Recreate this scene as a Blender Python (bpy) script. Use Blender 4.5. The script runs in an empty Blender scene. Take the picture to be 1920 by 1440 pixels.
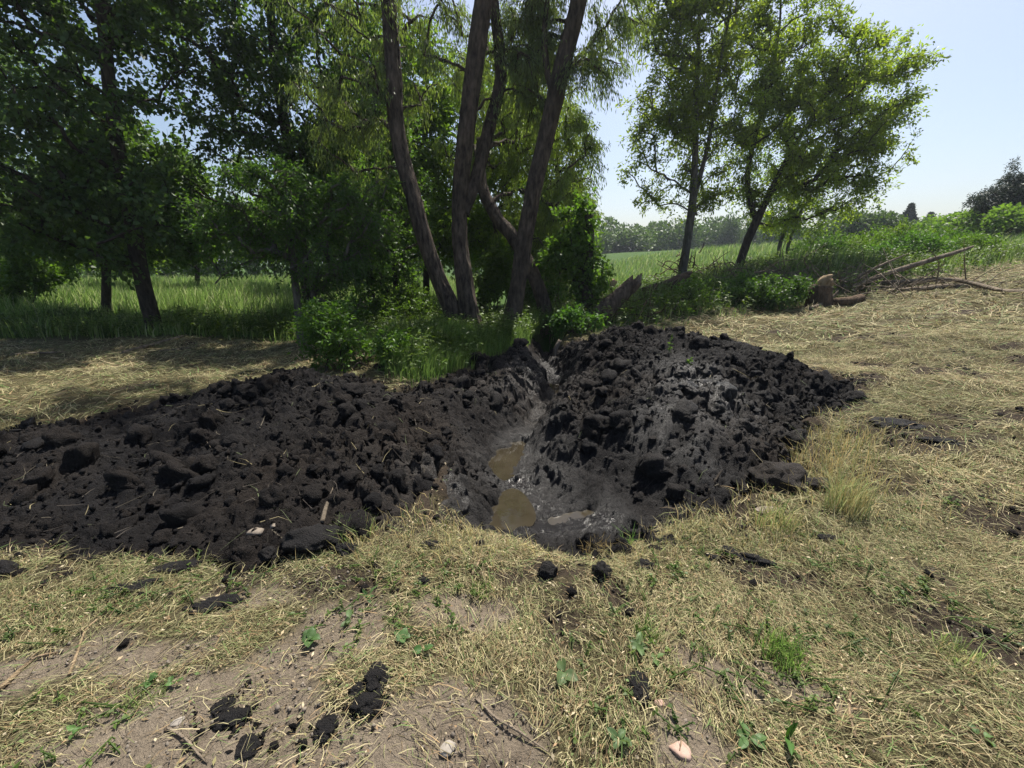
import bpy, bmesh, math, random
import numpy as np
from mathutils import Vector

# ------------------------------------------------------------------ camera, sky, sun, exposure
sc = bpy.context.scene
F_PX, W_PX, H_PX = 776.0, 1920.0, 1440.0        # focal length and frame of the photograph, in pixels
CAM_H, PITCH = 1.6, math.radians(16.5)
cam_d = bpy.data.cameras.new('camera'); cam = bpy.data.objects.new('camera', cam_d)
sc.collection.objects.link(cam); sc.camera = cam
cam_d.sensor_width = 36.0; cam_d.lens = F_PX / W_PX * 36.0
cam_d.clip_start = 0.05; cam_d.clip_end = 3000
cam.location = (0, 0, CAM_H); cam.rotation_euler = (math.pi / 2 - PITCH, 0, 0)

SUN_EL, SUN_AZ = math.radians(62), math.radians(26)      # azimuth measured from +Y towards +X
wd = bpy.data.worlds.new('World'); sc.world = wd; wd.use_nodes = True
nt = wd.node_tree; bg = nt.nodes['Background']
sky = nt.nodes.new('ShaderNodeTexSky'); sky.sky_type = 'NISHITA'; sky.sun_disc = False
sky.sun_elevation = SUN_EL; sky.sun_rotation = SUN_AZ
sky.air_density = 1.0; sky.dust_density = 2.6; sky.ozone_density = 1.2; sky.altitude = 0
nt.links.new(sky.outputs[0], bg.inputs[0]); bg.inputs[1].default_value = 0.08
sd = bpy.data.lights.new('sun', 'SUN'); sun = bpy.data.objects.new('sun', sd); sc.collection.objects.link(sun)
sd.energy = 4.6; sd.angle = math.radians(0.53); sd.color = (1.0, 0.95, 0.86)
sdir = Vector((math.sin(SUN_AZ) * math.cos(SUN_EL), math.cos(SUN_AZ) * math.cos(SUN_EL), math.sin(SUN_EL)))
sun.rotation_euler = sdir.to_track_quat('Z', 'Y').to_euler()
vs = sc.view_settings; vs.view_transform = 'Standard'; vs.look = 'None'; vs.exposure = 1.0; vs.gamma = 1.0
vs.use_curve_mapping = False
sc.render.engine = 'CYCLES'
cy = sc.cycles
cy.max_bounces = 8; cy.diffuse_bounces = 5; cy.glossy_bounces = 2; cy.transmission_bounces = 6
cy.transparent_max_bounces = 4; cy.caustics_reflective = False; cy.caustics_refractive = False
cy.use_denoising = True; cy.denoising_prefilter = 'NONE'

rng = np.random.default_rng(7)
COL = sc.collection

# ------------------------------------------------------------------ small maths
def ss(a, b, x):
    t = np.clip((x - a) / (b - a), 0, 1); return t * t * (3 - 2 * t)
def sp(x, k=1.0):
    return k * np.logaddexp(0, x / k)
def _hash(ix, iy, iz, seed):
    h = (ix.astype(np.int64) * 374761393 + iy.astype(np.int64) * 668265263 + iz.astype(np.int64) * 2147483647 + seed * 974634777) & 0xffffffff
    h = ((h ^ (h >> 13)) * 1274126177) & 0xffffffff
    h = ((h ^ (h >> 16)) * 2246822519) & 0xffffffff
    return ((h ^ (h >> 15)) & 0xffffff) / float(0xffffff)
def noise2(x, y, s=1.0, seed=0):
    x = np.asarray(x, float) / s; y = np.asarray(y, float) / s
    ix = np.floor(x); iy = np.floor(y); fx = x - ix; fy = y - iy
    fx = fx * fx * (3 - 2 * fx); fy = fy * fy * (3 - 2 * fy); z = np.zeros_like(ix)
    a = _hash(ix, iy, z, seed); b = _hash(ix + 1, iy, z, seed); c = _hash(ix, iy + 1, z, seed); d = _hash(ix + 1, iy + 1, z, seed)
    return ((a * (1 - fx) + b * fx) * (1 - fy) + (c * (1 - fx) + d * fx) * fy) * 2 - 1
def fbm2(x, y, s=1.0, octv=4, seed=0, gain=0.5):
    r = 0; a = 1.0
    for o in range(octv):
        r = r + a * noise2(x + 13.7 * o, y - 7.1 * o, s, seed + o); s *= 0.5; a *= gain
    return r
def perlin2(x, y, s, seed):
    x = x / s; y = y / s; ix = np.floor(x); iy = np.floor(y); fx = x - ix; fy = y - iy; z = np.zeros_like(ix); r = 0
    ux = fx ** 3 * (fx * (fx * 6 - 15) + 10); uy = fy ** 3 * (fy * (fy * 6 - 15) + 10)
    for dx in (0, 1):
        for dy in (0, 1):
            a = _hash(ix + dx, iy + dy, z, seed) * 6.28318
            r = r + (np.cos(a) * (fx - dx) + np.sin(a) * (fy - dy)) * (ux if dx else 1 - ux) * (uy if dy else 1 - uy)
    return r * 1.5
def noise3(p, s=1.0, seed=0):
    q = np.asarray(p, float) / s; i = np.floor(q); f = q - i; f = f * f * (3 - 2 * f); r = 0
    for dx in (0, 1):
        for dy in (0, 1):
            for dz in (0, 1):
                w = (f[..., 0] if dx else 1 - f[..., 0]) * (f[..., 1] if dy else 1 - f[..., 1]) * (f[..., 2] if dz else 1 - f[..., 2])
                r = r + w * _hash(i[..., 0] + dx, i[..., 1] + dy, i[..., 2] + dz, seed)
    return r * 2 - 1
def unit(v):
    return v / (np.linalg.norm(v, axis=-1, keepdims=True) + 1e-9)
def rand_dirs(n, r=rng):
    return unit(r.normal(size=(n, 3)))
def sdf_poly(x, y, poly):
    """signed distance to a polygon, positive inside"""
    P = np.array(poly, float); Q = np.roll(P, -1, 0)
    d2 = np.full(np.shape(x), 1e9); ins = np.zeros(np.shape(x), bool)
    for (ax, ay), (bx, by) in zip(P, Q):
        ex, ey = bx - ax, by - ay; t = np.clip(((x - ax) * ex + (y - ay) * ey) / (ex * ex + ey * ey), 0, 1)
        d2 = np.minimum(d2, (x - ax - t * ex) ** 2 + (y - ay - t * ey) ** 2)
        if ey != 0:
            c = ((ay > y) != (by > y)) & (x < (bx - ax) * (y - ay) / ey + ax); ins ^= c
    return np.where(ins, 1, -1) * np.sqrt(d2)
def dist_line(x, y, pts):
    """distance to a polyline of (x, y, halfwidth); returns distance and local half width"""
    best = np.full(np.shape(x), 1e9); hw = np.zeros(np.shape(x))
    for (ax, ay, aw), (bx, by, bw) in zip(pts[:-1], pts[1:]):
        ex, ey = bx - ax, by - ay; t = np.clip(((x - ax) * ex + (y - ay) * ey) / (ex * ex + ey * ey), 0, 1)
        d = np.hypot(x - ax - t * ex, y - ay - t * ey); m = d < best
        best = np.where(m, d, best); hw = np.where(m, aw + t * (bw - aw), hw)
    return best, hw
def gauss(x, y, cx, cy_, sx, sy, rot=0.0):
    c, s = math.cos(rot), math.sin(rot); u = (x - cx) * c + (y - cy_) * s; v = -(x - cx) * s + (y - cy_) * c
    return np.exp(-0.5 * ((u / sx) ** 2 + (v / sy) ** 2))

# ------------------------------------------------------------------ the lie of the land
LEFT_POLY = [(-6.4, 2.6), (-4.8, 2.12), (-3.1, 2.02), (-2.3, 1.98), (-1.4, 1.95), (-.95, 2.12), (-.7, 2.35), (-.55, 2.9), (-.52, 3.8), (-.1, 4.6),
             (.3, 5.6), (.45, 7.3), (.05, 7.5), (-.35, 6.6), (-.8, 5.7), (-1.45, 4.85), (-1.7, 5.0), (-2.2, 5.55), (-2.9, 5.5), (-3.8, 4.8), (-4.5, 4.0), (-5.3, 3.3), (-6.6, 3.1)]
RIGHT_POLY = [(1.15, 2.42), (1.45, 2.35), (1.9, 2.65), (2.4, 3.1), (2.7, 3.7), (3.5, 4.1), (4.3, 4.8), (4.1, 5.4), (3.5, 6.2), (2.9, 6.9), (2.2, 7.5),
              (1.2, 8.0), (.75, 7.9), (.85, 6.5), (.7, 5.5), (.5, 4.6), (.6, 3.8), (1.0, 3.0)]
DITCH = [(.85, 9.6, .15), (.6, 8.0, .18), (.72, 6.5, .18), (.35, 5.2, .20), (-.02, 4.2, .27), (.06, 3.5, .40), (.34, 2.98, .54)]
def base_land(x, y):
    z = 0.122 * sp(x - 3.2, 1.0)
    z = z + 0.028 * sp(y - 9, 1.5) * ss(5, 18, x)
    z = 4.2 * np.tanh(z / 4.2)
    z = z + 0.12 * gauss(x, y, -.8, 8.0, 1.8, 1.6) * (1 - 0.0 * x)
    z = z + 0.25 * gauss(x, y, 3.6, 11.0, 2.2, 1.6) + .62 * gauss(x, y, 8.2, 14.5, 3.4, 2.0)
    r = np.hypot(x, y)
    z = z + 0.05 * fbm2(x, y, 2.3, 3, 11) * ss(1, 9, r) + (0.02 + .018 * ss(2, 6, r)) * fbm2(x, y, .5, 3, 17)
    return z
def ditch_mask(x, y):
    d, hw = dist_line(x, y, DITCH)
    d = d + .08 * fbm2(x, y, .5, 3, 33)
    return 1 - ss(hw * .25, hw * 2.1 + .08, d)
def mud_sd(x, y):
    w = .12 * fbm2(x, y, .45, 4, 5)
    return sdf_poly(x, y, LEFT_POLY) + w, sdf_poly(x, y, RIGHT_POLY) + w
def land(x, y):
    """ground level, with the ditch cut and the body of the spoil heaps"""
    x = np.asarray(x, float); y = np.asarray(y, float)
    z = base_land(x, y)
    dl, dr = mud_sd(x, y)
    hl = .09 + .29 * gauss(x, y, -2.4, 4.5, 1.15, .75, -.15) + .11 * gauss(x, y, -1.1, 3.4, .6, .7) + .06 * gauss(x, y, -3.9, 3.3, .9, .55, .4) - .08 * gauss(x, y, -.3, 6.0, .9, 1.2)
    hr = .10 + .40 * gauss(x, y, 1.9, 6.4, .80, .7, -.4) + .29 * gauss(x, y, 3.1, 5.4, .75, .55, -.5) + .20 * gauss(x, y, 2.1, 4.3, .65, .8) + .15 * gauss(x, y, 1.5, 3.2, .5, .5)
    z = z + ss(-.05, .85, dl) * hl + ss(-.05, .85, dr) * hr
    z = z - .35 * ditch_mask(x, y)
    return z
CP, SP_ = math.cos(PITCH), math.sin(PITCH)
def ray(px, py):
    h = (px - 960) / F_PX; v = (720 - py) / F_PX
    return np.array([h, CP + v * SP_, -SP_ + v * CP])
def at(px, py, Y):
    d = ray(px, py); return np.array([0, 0, CAM_H]) + d * (Y / d[1])
def G(px, py):
    """where a sight line meets the land"""
    d = ray(px, py); t = np.concatenate([np.arange(.8, 12, .02), np.arange(12, 90, .1)])
    p = np.array([0, 0, CAM_H]) + t[:, None] * d
    k = np.nonzero(p[:, 2] <= land(p[:, 0], p[:, 1]))[0]
    i = k[0] if len(k) else len(t) - 1
    q = p[i].copy(); q[2] = land(q[0:1], q[1:2])[0]; return q

# ------------------------------------------------------------------ mesh and object helpers
def build_mesh(name, V, faces, mat, tint=None, attrs=None, smooth=False):
    """faces: list of integer arrays (n, k)"""
    V = np.asarray(V, np.float32); me = bpy.data.meshes.new(name)
    faces = [np.asarray(f, np.int32) for f in faces if len(f)]
    nl = sum(f.size for f in faces); npol = sum(len(f) for f in faces)
    me.vertices.add(len(V)); me.vertices.foreach_set('co', V.ravel())
    me.loops.add(nl); me.polygons.add(npol)
    me.loops.foreach_set('vertex_index', np.concatenate([f.ravel() for f in faces]))
    tot = np.concatenate([np.full(len(f), f.shape[1], np.int32) for f in faces])
    me.polygons.foreach_set('loop_start', np.concatenate([[0], np.cumsum(tot)[:-1]]).astype(np.int32))
    if smooth: me.polygons.foreach_set('use_smooth', np.ones(npol, bool))
    if tint is not None:
        a = me.attributes.new('tint', 'FLOAT_COLOR', 'POINT')
        t = np.ones((len(V), 4), np.float32); t[:, :3] = tint; a.data.foreach_set('color', t.ravel())
    for k, v in (attrs or {}).items():
        a = me.attributes.new(k, 'FLOAT', 'POINT'); a.data.foreach_set('value', np.asarray(v, np.float32))
    if mat: me.materials.append(mat)
    me.update(calc_edges=True); me.validate(); return me
def put(name, me, parent=None, loc=(0, 0, 0)):
    o = bpy.data.objects.new(name, me); COL.objects.link(o); o.location = loc
    if parent is not None: o.parent = parent
    return o
def thing(name, label, cat, loc, group=None):
    o = bpy.data.objects.new(name, None); COL.objects.link(o); o.location = [float(v) for v in loc]
    o.empty_display_size = .1; o['label'] = label; o['category'] = cat
    if group: o['group'] = group
    return o
def tag(o, label, cat, group=None):
    o['label'] = label; o['category'] = cat
    if group: o['group'] = group
    return o
def stuff(o, label, cat=None):
    o['kind'] = 'stuff'; o['label'] = label
    if cat: o['category'] = cat
    return o
def structure(o, label=None):
    o['kind'] = 'structure'
    if label: o['label'] = label
    return o
def part(name, root, V, faces, mat, **kw):
    off = np.array(root.location); kind = kw.pop('kind', None)
    o = put(name, build_mesh(name, np.asarray(V) - off, faces, mat, **kw), root)
    if kind: o['kind'] = kind
    return o

def tubes(P, R, sides=4, cap=False):
    """P (n,k,3) centre lines, R (n,k) radii -> verts, quads"""
    P = np.asarray(P, float); R = np.asarray(R, float); n, k, _ = P.shape
    T = unit(np.gradient(P, axis=1))
    ref = np.where(np.abs(T[:, :1, 2:3]) > .9, np.array([1., 0, 0]), np.array([0, 0, 1.]))
    A = unit(np.cross(T, np.broadcast_to(ref, T.shape))); B = np.cross(T, A)
    th = np.arange(sides) * 2 * np.pi / sides
    V = P[:, :, None] + R[:, :, None, None] * (np.cos(th)[:, None] * A[:, :, None] + np.sin(th)[:, None] * B[:, :, None])
    idx = np.arange(n * k * sides).reshape(n, k, sides); nx = np.roll(idx, -1, 2)
    Q = np.stack([idx[:, :-1], nx[:, :-1], nx[:, 1:], idx[:, 1:]], -1).reshape(-1, 4)
    return V.reshape(-1, 3), Q
def spline(pts, n):
    """Catmull-Rom through points (any columns)"""
    P = np.array(pts, float); P = np.vstack([2 * P[0] - P[1], P, 2 * P[-1] - P[-2]])
    seg = len(P) - 3; u = np.linspace(0, seg, n); i = np.minimum(u.astype(int), seg - 1); t = (u - i)[:, None]
    a, b, c, d = P[i], P[i + 1], P[i + 2], P[i + 3]
    return .5 * (2 * b + (c - a) * t + (2 * a - 5 * b + 4 * c - d) * t ** 2 + (3 * b - a - 3 * c + d) * t ** 3)
def bark_tube(pts, radii, sides=26, step=.05, ridge=.07, seed=0, lump=.10, flare=0.0, broken=0.0):
    """one thick stem: ridged bark worked into the surface, closed ends"""
    L = np.linalg.norm(np.diff(np.array(pts, float), axis=0), axis=1).sum(); n = max(8, int(L / step))
    S = spline(np.column_stack([pts, radii]), n); P = S[:, :3]; R = np.maximum(S[:, 3], .003)
    s = np.linspace(0, L, n); R = R * (1 + flare * np.exp(-s / .22))
    V, Q = tubes(P[None], R[None], sides); V = V.reshape(n, sides, 3)
    rad = V - P[:, None]; th = np.arange(sides) * 2 * np.pi / sides
    c = np.stack([np.cos(th)[None] * 1.6 + .25 * np.sin(s * 3)[:, None], np.sin(th)[None] * 1.6 + 0 * s[:, None], s[:, None] * 1.6 + 0 * th], -1)
    n1 = noise3(c * np.array([2.2, 2.2, 1.6]), 1., seed); n2 = noise3(c, 1.0, seed + 5); n3 = noise3(c * np.array([.4, .4, .9]), 1., seed + 9)
    disp = 1 + ridge * (1 - 2 * np.abs(n1)) + ridge * .6 * n2 + lump * n3
    if flare: disp = disp + (np.exp(-s / .2)[:, None]) * .25 * np.cos(th * 5 + seed)[None]
    V = P[:, None] + rad * disp[..., None]
    if broken:
        k = np.exp(-(L - s) / .08)[:, None]; T = unit(P[-1] - P[-2])
        V = V + (k * broken * noise3(c * 3, 1., seed + 2))[..., None] * T
    Vf = np.vstack([V.reshape(-1, 3), P[:1], P[-1:]]); m = n * sides
    i = np.arange(sides); j = np.roll(i, -1)
    caps = np.vstack([np.column_stack([j, i, np.full(sides, m)]), np.column_stack([i + (n - 1) * sides, j + (n - 1) * sides, np.full(sides, m + 1)])])
    return Vf, [Q, caps]
def merge(parts):
    """[(V, [faces...]), ...] -> V, faces grouped by size"""
    Vs, F, o = [], {}, 0
    for V, fs in parts:
        for f in fs:
            if len(f): F.setdefault(np.asarray(f).shape[1], []).append(np.asarray(f) + o)
        Vs.append(V); o += len(V)
    return np.vstack(Vs), [np.vstack(f) for f in F.values()]
def leaf_quads(pos, axis, nrm, length, width, fold=.18):
    axis = unit(axis); side = unit(np.cross(axis, nrm)); up = np.cross(side, axis)
    L = length[:, None]; W = width[:, None]
    m = pos + axis * L * .45
    V = np.stack([pos, m + side * W * .5 + up * W * fold, pos + axis * L - up * L * .08, m - side * W * .5 + up * W * fold], 1)
    return V.reshape(-1, 3), np.arange(len(pos) * 4).reshape(-1, 4)
def blades(P0, P1, P2, width, side):
    """ribbons through three points, pointed at the tip"""
    n = len(P0); w = width[:, None] * side
    V = np.stack([P0 - w * .5, P0 + w * .5, P1 - w * .42, P1 + w * .42, P2], 1).reshape(-1, 3)
    b = np.arange(n)[:, None] * 5
    return V, [b + np.array([0, 1, 3, 2]), b + np.array([2, 3, 4])]

# ------------------------------------------------------------------ materials
def new_mat(name):
    m = bpy.data.materials.new(name); m.use_nodes = True; t = m.node_tree
    b = t.nodes['Principled BSDF']; return m, t, b, t.nodes['Material Output']
def N(t, typ, **kw):
    n = t.nodes.new(typ)
    for k, v in kw.items():
        if k in n.inputs: n.inputs[k].default_value = v
        else: setattr(n, k, v)
    return n
def ramp(t, src, stops):
    r = t.nodes.new('ShaderNodeValToRGB'); e = r.color_ramp.elements
    while len(e) < len(stops): e.new(.5)
    for q, (p, c) in zip(e, stops): q.position = p; q.color = (*c, 1) if len(c) == 3 else c
    t.links.new(src, r.inputs[0]); return r.outputs[0]
def mixc(t, fac, a, b, mode='MIX'):
    n = t.nodes.new('ShaderNodeMix'); n.data_type = 'RGBA'; n.blend_type = mode
    for s, v in ((n.inputs[0], fac), (n.inputs[6], a), (n.inputs[7], b)):
        if hasattr(v, 'is_linked'): t.links.new(v, s)
        elif isinstance(v, (int, float)): s.default_value = v
        else: s.default_value = (*v, 1)
    return n.outputs[2]
def objco(t):
    return t.nodes.new('ShaderNodeTexCoord').outputs['Object']
def noise_tex(t, scale, detail=5, rough=.6, vec=None):
    n = N(t, 'ShaderNodeTexNoise', Scale=scale, Detail=detail, Roughness=rough)
    t.links.new(vec if vec is not None else objco(t), n.inputs['Vector']); return n.outputs['Fac']
def bump(t, b, h, strength, dist):
    n = N(t, 'ShaderNodeBump', Strength=strength, Distance=dist); t.links.new(h, n.inputs['Height']); t.links.new(n.outputs[0], b.inputs['Normal'])
def foliage_mat(name, col, trans=.38, rough=.5, spec=.28, warm=(1.35, 1.5, .45)):
    m, t, b, out = new_mat(name)
    at_ = N(t, 'ShaderNodeAttribute', attribute_name='tint')
    n = noise_tex(t, 1.7, 2)
    v = ramp(t, n, [(.3, (.72, .74, .7)), (.7, (1.25, 1.2, 1.1))])
    c = mixc(t, 1.0, mixc(t, 1.0, at_.outputs['Color'], col, 'MULTIPLY'), v, 'MULTIPLY')
    t.links.new(c, b.inputs['Base Color']); b.inputs['Roughness'].default_value = rough; b.inputs['Specular IOR Level'].default_value = spec
    tr = N(t, 'ShaderNodeBsdfTranslucent'); t.links.new(mixc(t, 1.0, c, warm, 'MULTIPLY'), tr.inputs[0])
    mx = N(t, 'ShaderNodeMixShader'); mx.inputs[0].default_value = trans
    t.links.new(b.outputs[0], mx.inputs[1]); t.links.new(tr.outputs[0], mx.inputs[2]); t.links.new(mx.outputs[0], out.inputs[0]); return m
def bark_mat(name, dark, light, scale=9.0):
    m, t, b, out = new_mat(name)
    mp = N(t, 'ShaderNodeMapping'); mp.inputs['Scale'].default_value = (1, 1, .30); t.links.new(objco(t), mp.inputs[0])
    n = noise_tex(t, scale, 6, .65, mp.outputs[0]); n2 = noise_tex(t, scale * .25, 3, .6, mp.outputs[0])
    c = ramp(t, n, [(.32, dark), (.66, light)]); c = mixc(t, 1.0, c, ramp(t, n2, [(.3, (.7, .72, .7)), (.7, (1.2, 1.15, 1.1))]), 'MULTIPLY')
    t.links.new(c, b.inputs['Base Color']); b.inputs['Roughness'].default_value = .9; b.inputs['Specular IOR Level'].default_value = .15
    bump(t, b, n, 1.0, .06); return m
def tinted_mat(name, rough=.85, trans=0.0, spec=.15, mul=(1, 1, 1)):
    m, t, b, out = new_mat(name)
    at_ = N(t, 'ShaderNodeAttribute', attribute_name='tint'); c = mixc(t, 1.0, at_.outputs['Color'], mul, 'MULTIPLY')
    t.links.new(c, b.inputs['Base Color'])
    b.inputs['Roughness'].default_value = rough; b.inputs['Specular IOR Level'].default_value = spec
    if trans:
        tr = N(t, 'ShaderNodeBsdfTranslucent'); t.links.new(c, tr.inputs[0])
        mx = N(t, 'ShaderNodeMixShader'); mx.inputs[0].default_value = trans
        t.links.new(b.outputs[0], mx.inputs[1]); t.links.new(tr.outputs[0], mx.inputs[2]); t.links.new(mx.outputs[0], out.inputs[0])
    return m
def soil_mat():
    m, t, b, out = new_mat('black_soil')
    n = noise_tex(t, 5, 6, .65); f = noise_tex(t, 60, 5, .7); l = noise_tex(t, 1.3, 3, .5)
    wet = N(t, 'ShaderNodeAttribute', attribute_name='wet').outputs['Fac']; brown = N(t, 'ShaderNodeAttribute', attribute_name='brown').outputs['Fac']
    c = ramp(t, n, [(.3, (.006, .0056, .006)), (.55, (.011, .010, .0103)), (.75, (.018, .0165, .016))])
    c = mixc(t, brown, c, ramp(t, f, [(.3, (.014, .0108, .009)), (.7, (.034, .026, .020))]))
    c = mixc(t, 1.0, c, ramp(t, f, [(.3, (.65, .65, .65)), (.7, (1.35, 1.35, 1.35))]), 'MULTIPLY')
    t.links.new(c, b.inputs['Base Color'])
    r0 = ramp(t, l, [(.42, (.85,) * 3), (.65, (.6,) * 3)])
    r1 = mixc(t, wet, r0, (.21, .21, .21))
    t.links.new(r1, b.inputs['Roughness'])
    t.links.new(ramp(t, wet, [(0, (.12,) * 3), (1, (.65,) * 3)]), b.inputs['Specular IOR Level'])
    bump(t, b, mixc(t, .45, f, noise_tex(t, 140, 3, .7)), 1.0, .035); return m
def ground_mat():
    m, t, b, out = new_mat('ground_soil')
    A = lambda k: N(t, 'ShaderNodeAttribute', attribute_name=k).outputs['Fac']
    n = noise_tex(t, 3, 6, .65); f = noise_tex(t, 45, 6, .75); g = noise_tex(t, 160, 3, .7)
    sand = ramp(t, n, [(.3, (.165, .132, .098)), (.7, (.27, .222, .165))])
    sand = mixc(t, 1.0, sand, ramp(t, f, [(.28, (.62, .62, .62)), (.7, (1.25, 1.25, 1.25))]), 'MULTIPLY')
    that = ramp(t, f, [(.3, (.045, .038, .020)), (.55, (.10, .086, .044)), (.75, (.19, .165, .085))])
    c = mixc(t, A('thatch'), sand, that)
    c = mixc(t, A('dark'), c, ramp(t, f, [(.3, (.018, .014, .011)), (.7, (.075, .058, .042))]))
    c = mixc(t, A('green'), c, ramp(t, f, [(.3, (.022, .045, .010)), (.7, (.06, .11, .022))]))
    t.links.new(c, b.inputs['Base Color']); b.inputs['Roughness'].default_value = .95; b.inputs['Specular IOR Level'].default_value = .1
    h = mixc(t, .35, f, g); bump(t, b, h, 1.0, .035); return m

M_SOIL = soil_mat(); M_GROUND = ground_mat()
M_STRAW = tinted_mat('straw', .7, .25, .25)
M_GRASS = tinted_mat('grass_blade', .45, .5, .4)
M_WILLOW_BARK = bark_mat('willow_bark', (.022, .017, .014), (.125, .098, .077), 13)
M_DARK_BARK = bark_mat('dark_bark', (.018, .015, .012), (.075, .062, .050), 14)
M_GREY_BARK = bark_mat('grey_bark', (.06, .055, .048), (.16, .148, .13), 12)
M_DEAD = bark_mat('dead_wood', (.07, .055, .042), (.24, .20, .155), 10)
M_CUT = bark_mat('cut_wood', (.22, .155, .095), (.38, .29, .19), 14)
M_ROOT = bark_mat('root_bark', (.035, .025, .018), (.13, .092, .062), 12)
M_LEAF_DARK = foliage_mat('leaf_dark', (.070, .122, .042), .45)
M_LEAF_MID = foliage_mat('leaf_mid', (.11, .18, .050), .52)
M_LEAF_WILLOW = foliage_mat('leaf_willow', (.165, .215, .105), .50)
M_LEAF_BOX = foliage_mat('leaf_box_elder', (.185, .240, .068), .56)
M_LEAF_SHRUB = foliage_mat('leaf_shrub', (.085, .145, .038), .42)
M_LEAF_FAR = foliage_mat('leaf_far', (.078, .125, .046), .32)
M_LEAF_CEDAR = foliage_mat('leaf_cedar', (.022, .040, .020), .1)
M_WEED = foliage_mat('leaf_weed', (.095, .15, .06), .35)

# ------------------------------------------------------------------ ground sheet
def spread(lo, hi, fine_lo, fine_hi, step, grow=1.12):
    a = list(np.arange(fine_lo, fine_hi, step)); s = step
    while a[-1] < hi: s *= grow; a.append(a[-1] + s)
    s = step
    while a[0] > lo: s *= grow; a.insert(0, a[0] - s)
    return np.array(a)
def ell(x, y, px, py, ax, ay, rot=0.0):
    p = G(px, py); return gauss(x, y, p[0], p[1], ax, ay, rot)
def ground_masks(x, y):
    """what covers the ground: bare sandy soil, dark smeared soil, green cover"""
    n = .42 * fbm2(x, y, .45, 5, 71, .62)
    bare = 0
    for q in [(380, 1330, .42, .22, .2), (560, 1230, .25, .16, .4), (90, 1250, .34, .12, .3), (300, 1240, .3, .10, .3), (760, 1400, .30, .14, 0), (820, 1340, .14, .1, 0),
              (1300, 1400, .16, .12, -.4), (1330, 1260, .13, .07, -.6), (520, 1400, .35, .15, .1), (1500, 1290, .14, .05, -.5), (880, 1150, .2, .08, 0), (430, 1130, .25, .07, .2)]:
        bare = np.maximum(bare, 1.25 * ell(x, y, *q))
    bare = ss(.35, .75, bare + n)
    dark = 0
    for q in [(1000, 1075, .40, .11, 0), (1180, 1110, .25, .12, 0), (1060, 1130, .22, .13, .1), (1650, 1110, .40, .16, -.5), (1800, 950, .5, .3, -.5), (1740, 830, .5, .18, -.3), (1500, 1100, .3, .12, -.3),
              (420, 1110, .35, .1, .25), (230, 1160, .25, .07, .3), (570, 1080, .30, .10, 0), (160, 1060, .4, .1, .1), (1690, 800, .35, .15, -.1), (1720, 700, .5, .2, -.1), (1880, 1200, .3, .12, -.4), (180, 1220, .2, .06, .35), (1650, 628, .55, .16, -.1), (1545, 640, .4, .12, 0), (1760, 690, .6, .16, -.2), (1860, 655, .6, .2, -.2), (1890, 780, .4, .16, -.3), (1640, 690, .4, .12, -.1), (1790, 590, .8, .2, 0), (1450, 620, .4, .14, 0)]:
        dark = np.maximum(dark, 1.15 * ell(x, y, *q))
    dl, dr = mud_sd(x, y); dm = np.maximum(dl, dr)
    dark = ss(.35, .85, np.maximum(dark * (.75 + .5 * fbm2(x, y, .18, 2, 73)), 1.1 * ss(-.30, .03, dm)) + n * 1.2)
    r = np.hypot(x, y)
    gl = ss(0, 1.0, y - np.interp(x, [-14, -8, -3.6, -2.4, -1.7, -1.2, -.6, 0, .4], [8.6, 8.2, 7.9, 6.3, 5.0, 4.6, 5.6, 6.7, 7.6]) - .3) * ss(.9, .4, x)
    gr = ss(0, 1.6, y - np.interp(x, [.3, 2, 3.5, 5.5, 9, 12, 16, 20, 30], [8.2, 8.2, 8.6, 9.3, 10.3, 11.2, 12.6, 13.6, 17])) * ss(.3, .9, x)
    green = np.clip(np.maximum(gl, gr), 0, 1)
    green = np.where(dm > 0, 0, green)
    return bare * (1 - green), dark * (1 - green * .8), green
gx = spread(-500, 700, -6, 8, .045, 1.09); gy = spread(-60, 1500, .5, 10.5, .045, 1.09)
X, Y = np.meshgrid(gx, gy); Z = land(X, Y)
bare, dark, green = ground_masks(X, Y)
dl, dr = mud_sd(X, Y); dm = np.maximum(np.maximum(dl, dr), (ditch_mask(X, Y) - .12) * .5)
Z = Z - .32 * ss(-.03, .16, dm)
Z = Z + .012 * fbm2(X, Y, .14, 3, 91) * (1 - ss(8, 14, np.hypot(X, Y)))
nx, ny = len(gx), len(gy); idx = np.arange(nx * ny).reshape(ny, nx)
Q = np.stack([idx[:-1, :-1], idx[:-1, 1:], idx[1:, 1:], idx[1:, :-1]], -1).reshape(-1, 4)
me = build_mesh('ground', np.stack([X, Y, Z], -1).reshape(-1, 3), [Q], M_GROUND, smooth=True,
                attrs={'thatch': ((1 - bare)).ravel(), 'dark': dark.ravel(), 'green': green.ravel()})
structure(put('ground', me))

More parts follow.
